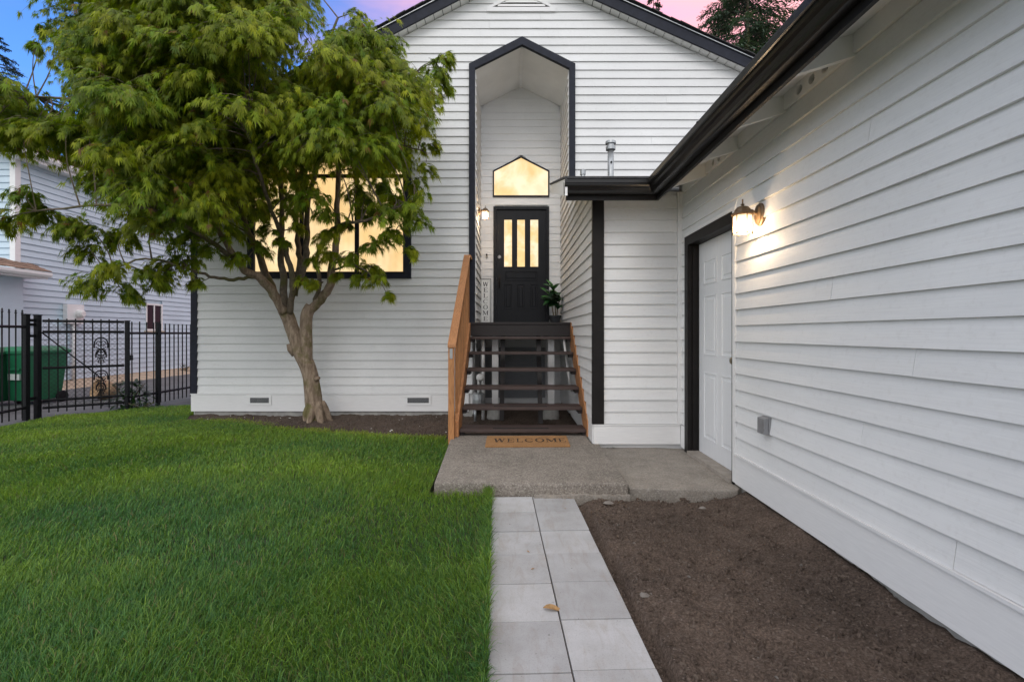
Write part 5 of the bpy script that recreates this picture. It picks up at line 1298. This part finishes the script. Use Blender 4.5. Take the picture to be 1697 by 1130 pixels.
# scroll ornaments on the gate
def scroll(cu, cz, w_, h_):
    mb = MB(); pc_ = lambda u, z: g0_+gd*(cu+u)+gn*0.012+Vector((0, 0, cz+z))
    arch = [pc_(-w_/2, -h_*0.1)]+[pc_(w_/2*math.cos(math.pi-a), h_*0.15+h_*0.35*math.sin(a)) for a in np.linspace(0, math.pi, 9)]+[pc_(w_/2, -h_*0.1)]
    mb.tube(arch, 0.009, 5)
    for sg_ in (-1, 1):
        mb.tube([pc_(sg_*(0.006+0.028*(1-a/7.5))*math.cos(a)+sg_*w_*0.16, h_*0.12+(0.006+0.05*(1-a/7.5))*math.sin(a)) for a in np.linspace(0, 7, 16)], 0.006, 5)
        mb.tube([pc_(sg_*(0.004+0.026*(1-a/7.5))*math.cos(a)+sg_*w_*0.14, -h_*0.25+(0.004+0.036*(1-a/7.5))*math.sin(a)) for a in np.linspace(0, 7, 14)], 0.006, 5)
        mb.tube([pc_(sg_*w_*0.4, -h_*0.02), pc_(sg_*w_*0.12, -h_*0.12), pc_(sg_*w_*0.3, -h_*0.45), pc_(sg_*w_*0.06, -h_*0.5)], 0.007, 5)
    mb.build('scroll_ornament', 'iron', gt)
cu = gl*0.70
scroll(cu, 1.0, 0.155, 0.27); scroll(cu, 0.85, 0.12, 0.2); scroll(cu, 0.52, 0.155, 0.24); scroll(cu, 0.36, 0.11, 0.18)
f2 = thing('iron_fence', 'plain black iron picket fence running back from the gate past the house corner', 'fence', (-5.95, 8.6, 0))
fpost(f2, D[0], D[1], 0.050, 1.375)
fence_run(f2, C, D, 0.03, 1.38, 4, (1.20, 0.20)); fence_run(f2, D, E, 0.03, 1.36, 16, (1.20, 0.20))
# ------------------------------------------------------------------ conifers behind the houses
def conifer(name, label, x, y, h, rmax, n_whorl, seed, col, z_from=0.25, spray=1.0):
    o = thing(name, label, 'tree', (x, y, 0), 'conifers behind the houses'); r_ = random.Random(seed)
    tube('trunk', [(x, y, -0.2), (x+0.05, y, h*0.5), (x, y, h)], [h*0.016, h*0.010, 0.012], 'limb_bark', o, 8)
    lb = MB(); V, loops, cols = [], [], []
    for i in range(n_whorl):
        t_ = z_from+(1-z_from)*(i+r_.random())/n_whorl; zb = h*t_; R_ = rmax*(1-t_)**0.75*r_.uniform(0.65, 1.15)+0.15
        a = r_.uniform(0, 6.28); dx, dy = math.cos(a), math.sin(a)
        pts = [Vector((x+dx*R_*s_, y+dy*R_*s_, zb+R_*(0.10*s_-0.42*s_*s_)+0.0)) for s_ in (0, 0.35, 0.7, 1.0)]
        lb.add(tube_vf(pts, [0.035, 0.025, 0.015, 0.006], 4))
        ns_ = int(10+R_*9*spray)
        for j in range(ns_):
            s_ = 0.15+0.85*(j+r_.random())/ns_; kf = s_*3; ii = min(2, int(kf)); p = pts[ii].lerp(pts[ii+1], kf-ii)
            for sg_ in (-1, 1):
                L = R_*0.34*(1.15-s_)+0.12; aa = a+sg_*r_.uniform(0.5, 1.2)
                d = Vector((math.cos(aa), math.sin(aa), r_.uniform(-0.55, 0.05))).normalized()
                for m_ in range(4):
                    q = p+d*L*(m_/4.0); d2 = (d+Vector((r_.uniform(-.6, .6), r_.uniform(-.6, .6), r_.uniform(-.7, .2)))).normalized(); l2 = L*0.42; sd = d2.cross(Vector((r_.uniform(-.3, .3), r_.uniform(-.3, .3), 1))).normalized()*0.028
                    k0 = len(V); V += [q, q+d2*l2*0.5+sd, q+d2*l2, q+d2*l2*0.5-sd]; loops += [k0, k0+1, k0+2, k0+3]; g_ = r_.uniform(0.6, 1.4); cols += [sc(col, g_)]*4
    lb.build('limbs', 'dark_limb', o, recalc=False)['kind'] = 'stuff'
    fo = np_mesh('crown', np.array([tuple(v) for v in V]), loops, np.full(len(loops)//4, 4), 'needle', o, np.array(cols), (x, y, h*0.6)); fo.location = Vector((x, y, h*0.6))-o.location; fo['kind'] = 'stuff'
    return o
conifer('conifer_tree', 'drooping grey green conifer rising behind the right roof slope', 10.9, 22.5, 19.6, 7.4, 150, 11, (0.085, 0.125, 0.085), 0.45, 1.5)
conifer('conifer_tree', 'conifer of which only the tip pokes above the roof', 7.3, 25.0, 18.6, 3.0, 50, 12, (0.07, 0.10, 0.065), 0.7)
conifer('conifer_tree', 'dark conifer at the left picture edge above the neighbour roof', -27.6, 26.0, 17.2, 4.4, 120, 13, (0.025, 0.040, 0.025), 0.2)
conifer('conifer_tree', 'dark conifer behind the clay tiled neighbour roof', -24.5, 29.0, 14.2, 4.6, 110, 14, (0.025, 0.040, 0.028), 0.2)
# ================================================================== JAPANESE MAPLE
mpl = thing('japanese_maple', 'lacy green Japanese maple with forked trunk before the lit window', 'tree', (-2.62, 6.42, 0.03))
Yt = 6.42
def T(px, py, dy=0.0): return tuple(P(px, py, Yt+dy))
tr1 = catmull([(-2.585, 6.42, -0.08), T(525, 697), T(520, 668), T(517, 640), T(511, 610), T(498, 582), T(488, 556), T(479, 530, 0.02), T(471, 513, 0.03)], 5)
r1 = np.interp(np.linspace(0, 1, len(tr1)), [0, .08, .18, .35, .55, .72, .85, 1], [0.180, 0.142, 0.112, 0.102, 0.100, 0.098, 0.087, 0.080])
tr2 = catmull([T(513, 622, 0.01), T(509, 600, -0.01), T(508, 570, -0.02), T(507, 545, -0.03), T(509, 520, -0.03), T(516, 508, -0.02)], 5)
r2 = np.interp(np.linspace(0, 1, len(tr2)), [0, .25, .6, 1], [0.060, 0.078, 0.076, 0.074])
def knobby(pts, rad, n=18, seed=0):
    V, Fc = tube_vf(pts, rad, n); r_ = np.random.default_rng(seed)
    A_ = np.array([tuple(v) for v in V]); C_ = np.repeat(np.array([tuple(p) for p in pts]), n, 0); d = A_-C_
    k = 1+0.13*fbm(A_[:, 0]*9+A_[:, 2]*2.5, A_[:, 1]*9+A_[:, 2]*4, seed, 3, 1.3)
    return [tuple(v) for v in C_+d*k[:, None]], Fc
tk = MB(); tk.add(knobby(tr1, r1, 18, 1)); tk.add(knobby(tr2, r2, 16, 2))
# root flare
for a, L in ((0.2, 0.30), (1.5, 0.2), (2.6, 0.26), (3.6, 0.24), (4.5, 0.28), (5.4, 0.30)):
    b_ = Vector((-2.59, 6.42, 0)); d = Vector((math.cos(a), math.sin(a), 0))
    tk.add(tube_vf(catmull([b_+d*0.07+Vector((0, 0, 0.30)), b_+d*0.12+Vector((0, 0, 0.14)), b_+d*L*0.55+Vector((0, 0, 0.05)), b_+d*L*0.72+Vector((0, 0, -0.01))], 3), [0.03, 0.045, 0.055, 0.055, 0.05, 0.045, 0.04, 0.03, 0.03, 0.02], 8))
# knots and the cut stub on the left
tk.add(tube_vf([T(490, 586, -0.02), T(481, 578, -0.04), T(478, 570, -0.05)], [0.06, 0.042, 0.026], 8)); tk.add(tube_vf([T(524, 628, -0.05), T(529, 626, -0.08)], [0.04, 0.02], 8))
tk.build('trunk', 'bark', mpl, smooth=True, recalc=False)
LIMBS = [  # px, py, dy(depth offset) ..., start radius, end radius
    ([(472, 518, 0), (455, 487, -0.1), (432, 462, -0.25), (405, 448, -0.45), (385, 420, -0.6), (360, 380, -0.8), (330, 340, -1.0)], 0.070, 0.020),
    ([(455, 490, -0.1), (440, 455, -0.05), (428, 420, -0.2), (412, 385, -0.4), (395, 330, -0.6), (370, 270, -0.8), (340, 200, -0.9)], 0.055, 0.016),
    ([(470, 512, 0), (470, 470, -0.1), (466, 430, -0.1), (466, 380, -0.05), (466, 320, -0.1), (455, 250, -0.2), (440, 170, -0.3), (430, 80, -0.3)], 0.050, 0.016),
    ([(480, 520, 0), (486, 470, -0.15), (478, 430, -0.25), (468, 395, -0.4), (450, 350, -0.7), (430, 290, -1.0), (410, 220, -1.2)], 0.042, 0.014),
    ([(488, 490, -0.05), (497, 440, 0.0), (494, 400, 0.05), (490, 350, 0.0), (500, 280, -0.1), (520, 200, -0.2), (530, 110, -0.2), (560, 30, -0.2)], 0.042, 0.014),
    ([(497, 470, 0), (506, 430, -0.1), (508, 385, -0.15), (512, 330, -0.3), (530, 260, -0.5), (560, 190, -0.7), (600, 130, -0.8)], 0.045, 0.014),
    ([(512, 515, -0.02), (532, 496, -0.05), (548, 470, -0.08), (550, 440, -0.08), (557, 405, -0.05), (559, 360, -0.05), (559, 315, -0.05), (563, 250, -0.15), (580, 190, -0.3), (620, 140, -0.4), (690, 120, -0.5)], 0.062, 0.015),
    ([(522, 500, 0), (530, 470, -0.15), (524, 430, -0.3), (540, 390, -0.5), (565, 372, -0.7), (610, 366, -0.9), (650, 345, -1.0), (695, 330, -1.0)], 0.030, 0.010),
    ([(425, 458, -0.3), (395, 462, -0.45), (365, 462, -0.6), (330, 452, -0.8), (290, 440, -1.0), (240, 428, -1.1), (180, 450, -1.2)], 0.024, 0.008),
    ([(385, 425, -0.6), (345, 400, -0.9), (300, 370, -1.2), (240, 345, -1.4), (160, 340, -1.5), (60, 350, -1.5)], 0.032, 0.008),
    ([(370, 300, -0.7), (310, 250, -0.9), (240, 200, -1.0), (160, 170, -1.0), (60, 160, -1.0), (-20, 170, -1.0)], 0.030, 0.008),
    ([(395, 330, -0.6), (370, 240, -0.3), (320, 160, -0.2), (260, 80, -0.1), (200, 20, -0.1)], 0.026, 0.010),
    ([(440, 170, -0.3), (420, 110, -0.6), (390, 50, -0.8), (360, -20, -0.8)], 0.020, 0.010),
    ([(552, 448, -0.08), (578, 440, -0.3), (600, 445, -0.5), (625, 465, -0.6)], 0.016, 0.006),
    ([(553, 440, -0.05), (590, 420, -0.4), (630, 405, -0.6), (660, 375, -0.8)], 0.014, 0.005),
    ([(563, 250, -0.15), (610, 235, -0.3), (660, 240, -0.4), (700, 250, -0.4)], 0.018, 0.006),
]
tips = []
for pts, ra, rb in LIMBS:
    c = catmull([T(*p) for p in pts], 4)
    jit = np.array([[random.uniform(-1, 1) for _ in range(3)] for _ in c])*0.012; c = [p+j if 0 < i < len(c)-1 else p for i, (p, j) in enumerate(zip(c, jit))]
    rad = np.linspace(ra, rb, len(c)); tube('branch', c, rad, 'limb_bark' if ra < 0.06 else 'bark', mpl, 9, recalc=False)
    for p, r_ in zip(c[3:], rad[3:]): tips.append((Vector(p), r_))
tipsA = np.array([tuple(p) for p, _ in tips])
# ---- foliage pads: layered, drooping sprays
PADS = []          # (centre, horizontal radius, thickness)
OUT = [(95, 30), (125, -70), (300, -110), (505, -90), (520, 15), (545, 45), (565, 12), (592, -2), (618, 40), (655, 45), (668, 70), (672, 112), (700, 100), (728, 82), (740, 110), (728, 150), (700, 195), (716, 232), (690, 262),
       (668, 275), (640, 268), (610, 285), (570, 282), (530, 275), (490, 270), (460, 290), (430, 330), (400, 372), (350, 378), (300, 370), (240, 365), (190, 330), (130, 300), (90, 250), (30, 228), (-80, 245), (-120, 190), (-60, 112), (25, 128), (85, 108)]
HOLES = [(102, 138, 24), (486, 96, 20), (545, 15, 22), (635, 18, 18)]
r_ = np.random.default_rng(21)
cand = []
for _ in range(16000):
    x = r_.uniform(-110, 745); y = r_.uniform(-100, 385); rp = r_.uniform(32, 74)
    if not in_poly(np.array([x]), np.array([y]), OUT)[0]: continue
    # keep the pad inside the outline
    ok = True
    for a in np.linspace(0, 6.28, 9)[:-1]:
        if not in_poly(np.array([x+rp*0.80*math.cos(a)]), np.array([y+rp*0.36*math.sin(a)]), OUT)[0]: ok = False; break
    if not ok: continue
    if any((x-a)**2+(y-b_)**2 < (c+rp*0.75)**2 for a, b_, c in HOLES): continue
    u = (x-330)/430; v = (y-150)/260; rho = min(1, math.hypot(u, v)); front = 1.75*math.sqrt(max(0, 1-rho*rho*0.92))
    dy = r_.uniform(-front-0.25, min(0.2, front*0.3))
    if any(math.hypot(x-a, (y-b_)*2.1) < (rp+c)*0.33 and abs(dy-d) < 0.5 for a, b_, c, d in cand): continue
    cand.append((x, y, rp, dy))
    if len(cand) > 260: break
print('pads', len(cand))
MAN = [(22, 358, 30, -1.4), (62, 345, 36, -1.4), (105, 362, 34, -1.3), (48, 318, 26, -1.5), (150, 378, 36, -1.2), (200, 390, 36, -1.1), (150, 415, 26, -1.2), (250, 372, 36, -1.2), (158, 462, 30, -1.2), (200, 478, 28, -1.1), (238, 452, 34, -1.1), (185, 440, 26, -1.3),
       (280, 438, 30, -1.0), (312, 425, 22, -0.9), (265, 462, 22, -1.0), (330, 468, 14, -0.8), (355, 412, 22, -0.8), (395, 425, 18, -0.6), (428, 405, 18, -0.5), (445, 345, 22, -0.5), (418, 340, 26, -0.6), (320, 395, 30, -1.0), (380, 385, 24, -0.8),
       (520, 325, 34, -1.0), (545, 350, 20, -0.9), (500, 300, 30, -0.6), (590, 310, 24, -0.5), (625, 300, 26, -0.6), (575, 372, 10, -0.8), (600, 352, 18, -0.7), (640, 352, 30, -1.0), (672, 340, 24, -1.0), (698, 322, 18, -1.0), (690, 362, 20, -0.9), (655, 385, 22, -0.8), (625, 398, 22, -0.7),
       (672, 415, 18, -0.7), (545, 415, 20, -0.5), (520, 430, 14, -0.4), (585, 425, 20, -0.5), (610, 440, 20, -0.55), (628, 462, 18, -0.6), (640, 485, 9, -0.6), (598, 458, 14, -0.5), (522, 468, 12, -0.3), (505, 462, 10, -0.3), (560, 455, 8, -0.3), (705, 275, 16, -0.5), (690, 300, 18, -0.6),
       (540, 388, 22, -0.7), (604, 330, 28, -0.8), (652, 322, 26, -0.8), (480, 322, 24, -0.6), (452, 380, 18, -0.5), (718, 112, 24, -0.5), (728, 142, 20, -0.5), (735, 98, 16, -0.5), (722, 128, 22, -0.5), (742, 92, 8, -0.5), (705, 165, 24, -0.5), (696, 215, 24, -0.5), (708, 240, 16, -0.4), (590, 20, 15, -0.3), (592, 45, 22, -0.3), (560, 60, 26, -0.2), (640, 72, 28, -0.5), (655, 110, 28, -0.5), (66, 42, 13, -0.8), (58, 72, 12, -0.9), (92, 62, 20, -0.8), (470, 398, 12, -0.4), (488, 372, 14, -0.5), (478, 345, 16, -0.6),
       (-40, 195, 36, -1.2), (0, 190, 34, -1.3), (-60, 150, 32, -1.0), (20, 150, 30, -1.1), (60, 205, 34, -1.2), (35, 225, 22, -1.2)]
for x, y, rp, dy in cand+MAN:
    c = Vector(T(x, y, dy)); s_ = (Yt+dy)/F
    PADS.append((c, rp*s_*1.08, rp*s_*(0.30 if rp > 31 else 0.5)))
LV, LC = [], []
twig = MB(); rr = random.Random(77)
lobe_ang = [-0.95, -0.55, -0.26, 0, 0.26, 0.55, 0.95]; lobe_len = [0.48, 0.78, 0.98, 1.1, 0.98, 0.78, 0.48]
def add_leaf(p, d, up, L, col):
    d = d.normalized(); sd = d.cross(up)
    if sd.length < 1e-4: sd = d.orthogonal()
    sd = sd.normalized(); n_ = sd.cross(d)
    for a, l in zip(lobe_ang, lobe_len):
        a += rr.uniform(-0.1, 0.1); ll = L*l*rr.uniform(0.85, 1.1)
        ca, sa = math.cos(a), math.sin(a)
        ld = d*ca+sd*sa; ws = (sd*ca-d*sa)*(ll*0.066)
        q = p+ld*(ll*0.22)
        LV.extend((q+ws, q-ws, p+ld*ll-n_*(0.22*ll))); LC.extend((col, col, sc(col, 1.12)))
nleaf = 0
for (c, R_, H) in PADS:
    ptilt = rr.uniform(-0.45, 0.05)
    # twig from the nearest branch point, approaching from below / inside
    dd = tipsA-np.array(tuple(c)); dd[:, 2] += 0.15; j = int(np.argmin((dd**2).sum(1))); a0 = tips[j][0]
    twig.add(tube_vf(catmull([a0, a0.lerp(c, 0.5)+Vector((rr.uniform(-.06, .06), rr.uniform(-.06, .06), -0.02+0.07*rr.random())), c], 3), np.linspace(min(0.010, tips[j][1]), 0.0035, 7), 4, False))
    outw = (c-a0); outw.z = 0; ow = math.atan2(outw.y, outw.x) if outw.length > 0.05 else rr.uniform(0, 6.28)
    fresh = rr.random()
    area = max(0.25, (R_/0.24)**1.7); nsp = int(22*area)+5
    for s_ in range(nsp):
        a = ow+rr.gauss(0, 0.8) if rr.random() < 0.8 else rr.uniform(0, 6.28)
        tilt = rr.uniform(-0.1, 0.45)+ptilt*0.4; L = R_*rr.uniform(0.65, 1.2)
        st = c+Vector((rr.uniform(-1, 1)*R_*0.35, rr.uniform(-1, 1)*R_*0.35, rr.uniform(-0.8, 0.8)*H))
        rel_ = st-c; st.z += ptilt*(rel_.x*math.cos(ow)+rel_.y*math.sin(ow))
        d = Vector((math.cos(a)*math.cos(tilt), math.sin(a)*math.cos(tilt), math.sin(tilt)))
        pts = []; p = st.copy(); n_ = 5
        for i in range(n_+1):
            pts.append(p.copy()); p = p+d*(L/n_); d = (d+Vector((0, 0, -0.27))+Vector((rr.uniform(-.1, .1), rr.uniform(-.1, .1), 0))).normalized()
        if s_ % 2 == 0: twig.add(tube_vf(pts, np.linspace(0.003, 0.0012, n_+1), 3, False))
        base = rr.uniform(0.7, 1.3)
        for i in range(1, n_+1):
            t_ = i/n_; dseg = (pts[i]-pts[i-1]).normalized()
            for side in (-1, 1, 0):
                if side == 0 and i < n_: continue
                if rr.random() < 0.12: continue
                hs = dseg.cross(Vector((0, 0, 1))); hs = hs.normalized() if hs.length > 1e-4 else Vector((1, 0, 0))
                ld = dseg*rr.uniform(0.9, 1.3)+hs*side*rr.uniform(0.1, 0.6)+Vector((0, 0, rr.uniform(-1.05, -0.05)))
                up = Vector((rr.uniform(-.35, .35), rr.uniform(-.35, .35)-0.15, 1))
                k = base*rr.uniform(0.75, 1.25)
                yel = min(1, max(0, 0.15+0.55*fresh*t_+rr.gauss(0, 0.15)))
                col = (0.100*k*(1-yel)+0.345*k*yel, 0.178*k*(1-yel)+0.340*k*yel, 0.010*k*(1-yel)+0.013*k*yel)
                if rr.random() < 0.015: col = (0.16*k, 0.085*k, 0.02*k)
                add_leaf(pts[i]+Vector((rr.uniform(-.012, .012), rr.uniform(-.012, .012), rr.uniform(-.012, .012))), ld, up, rr.uniform(0.055, 0.12), col); nleaf += 1
print('leaves', nleaf)
twig.build('twigs', 'limb_bark', mpl, recalc=False)['kind'] = 'stuff'
LV = np.array([tuple(v) for v in LV], np.float32); cen = Vector((-3.0, 5.6, 3.2))
LV[:, 1] = np.minimum(LV[:, 1], YF-0.04)
fo = np_mesh('foliage', LV, np.arange(len(LV)), np.full(len(LV)//3, 3), 'maple_leaf', mpl, np.array(LC), tuple(cen)); fo.location = cen-mpl.location; fo['kind'] = 'stuff'

# ================================================================== GRASS
def blades(n, x, y, hmin, hmax, wmin, wmax, rng, zbase=0.006):
    a = rng.uniform(0, 2*np.pi, n); patch = fbm(x, y, 11, 3, 1.6); patch2 = fbm(x, y, 12, 3, 4.5)
    h = rng.uniform(hmin, hmax, n)*(1+0.28*patch2); lean = rng.uniform(0.15, 0.95, n)*h
    comb = 2*np.pi*0.5*fbm(x, y, 15, 2, 1.1); a = np.where(rng.random(n) < 0.6, comb+rng.normal(0, 0.9, n), a)
    wd = rng.uniform(wmin, wmax, n); fa = rng.uniform(0, 2*np.pi, n); sx, sy = np.cos(fa)*wd/2, np.sin(fa)*wd/2
    dx, dy = np.cos(a), np.sin(a); V = np.zeros((n, 7, 3), np.float32)
    for k, (t_, z_, wk) in enumerate(((0, 0, 1.0), (0.22, 0.52, 0.9), (0.62, 0.86, 0.6))):
        V[:, 2*k, 0] = x+dx*lean*t_-sx*wk; V[:, 2*k, 1] = y+dy*lean*t_-sy*wk; V[:, 2*k+1, 0] = x+dx*lean*t_+sx*wk; V[:, 2*k+1, 1] = y+dy*lean*t_+sy*wk
        V[:, 2*k, 2] = V[:, 2*k+1, 2] = zbase+h*z_
    V[:, 6, 0] = x+dx*lean*1.05; V[:, 6, 1] = y+dy*lean*1.05; V[:, 6, 2] = zbase+h*(1.0-0.25*rng.random(n))
    o = np.arange(n)[:, None]*7
    L = np.concatenate([o+np.array([[0, 1, 3, 2]]), o+np.array([[2, 3, 5, 4]]), o+np.array([[4, 5, 6]])], 1)
    tot = np.tile(np.array([4, 4, 3]), n)
    yel = np.clip(0.22+0.10*np.clip(y-2, 0, 3.5)-0.04+0.30*patch+0.20*patch2+rng.normal(0, 0.20, n), 0, 1)[:, None]; k = rng.uniform(0.65, 1.35, n)[:, None]
    col = (np.array([[0.064, 0.170, 0.052]])*(1-yel)+np.array([[0.270, 0.380, 0.036]])*yel)*k
    dry = rng.random(n) < 0.035; col[dry] = np.array([0.22, 0.19, 0.09])*k[dry]
    C_ = np.repeat(col[:, None, :], 7, 1); C_[:, 0:2] *= 0.9; C_[:, 6] *= 1.12
    return V.reshape(-1, 3), L.ravel(), tot, C_.reshape(-1, 3)
def scatter(n, y0, y1, rng, edge=0.0):
    xs_, ys_ = [], []
    tot = 0
    while tot < n:
        y = rng.uniform(y0, y1, n); x = rng.uniform(-6.5, 0.0, n)
        m_ = in_poly(x, y, LAWN) & (x > -1.12*y-0.6)
        xs_.append(x[m_]); ys_.append(y[m_]); tot += m_.sum()
    return np.concatenate(xs_)[:n], np.concatenate(ys_)[:n]
gr_ = np.random.default_rng(5)
parts = []; off = 0; VV, LL, TT, CC = [], [], [], []
for n, y0, y1, hh, ww in ((60000, 1.25, 2.4, (0.030, 0.068), (0.0018, 0.0034)), (62000, 2.4, 4.0, (0.028, 0.062), (0.0025, 0.0046)), (60000, 4.0, 5.6, (0.03, 0.065), (0.004, 0.0075)), (38000, 5.6, 8.3, (0.03, 0.06), (0.005, 0.009))):
    x, y = scatter(n, y0, y1, gr_)
    V, L, tot, C_ = blades(n, x, y, *hh, *ww, gr_); VV.append(V); LL.append(L+off); TT.append(tot); CC.append(C_); off += len(V)
# sparse tufts straying into the bed and over the path edge
n = 5000; y = gr_.uniform(1.3, 3.6, n); x = path_c(y)-0.30-np.abs(gr_.normal(0, 0.02, n)); V, L, tot, C_ = blades(n, x, y, 0.04, 0.09, 0.0025, 0.0045, gr_); VV.append(V); LL.append(L+off); TT.append(tot); CC.append(C_); off += len(V)
n = 9000; x = gr_.uniform(-4.3, -0.75, n); e = np.interp(x, [-4.4, -3.7, -3.3, -2.71, -2.03, -1.43, -0.66], [6.52, 6.38, 6.2, 5.84, 5.62, 5.46, 5.3]); y = e+np.abs(gr_.normal(0, 0.10, n)); V, L, tot, C_ = blades(n, x, y, 0.015, 0.045, 0.004, 0.008, gr_); VV.append(V); LL.append(L+off); TT.append(tot); CC.append(C_*np.array([[1.25, 1.0, 1.1]])); off += len(V)
grass = np_mesh('grass', np.concatenate(VV), np.concatenate(LL), np.concatenate(TT), 'grass_blade', None, np.concatenate(CC), (-3, 4, 0)); grass['kind'] = 'stuff'; grass['label'] = 'thick green uncut lawn grass'
print('blades', off//7)
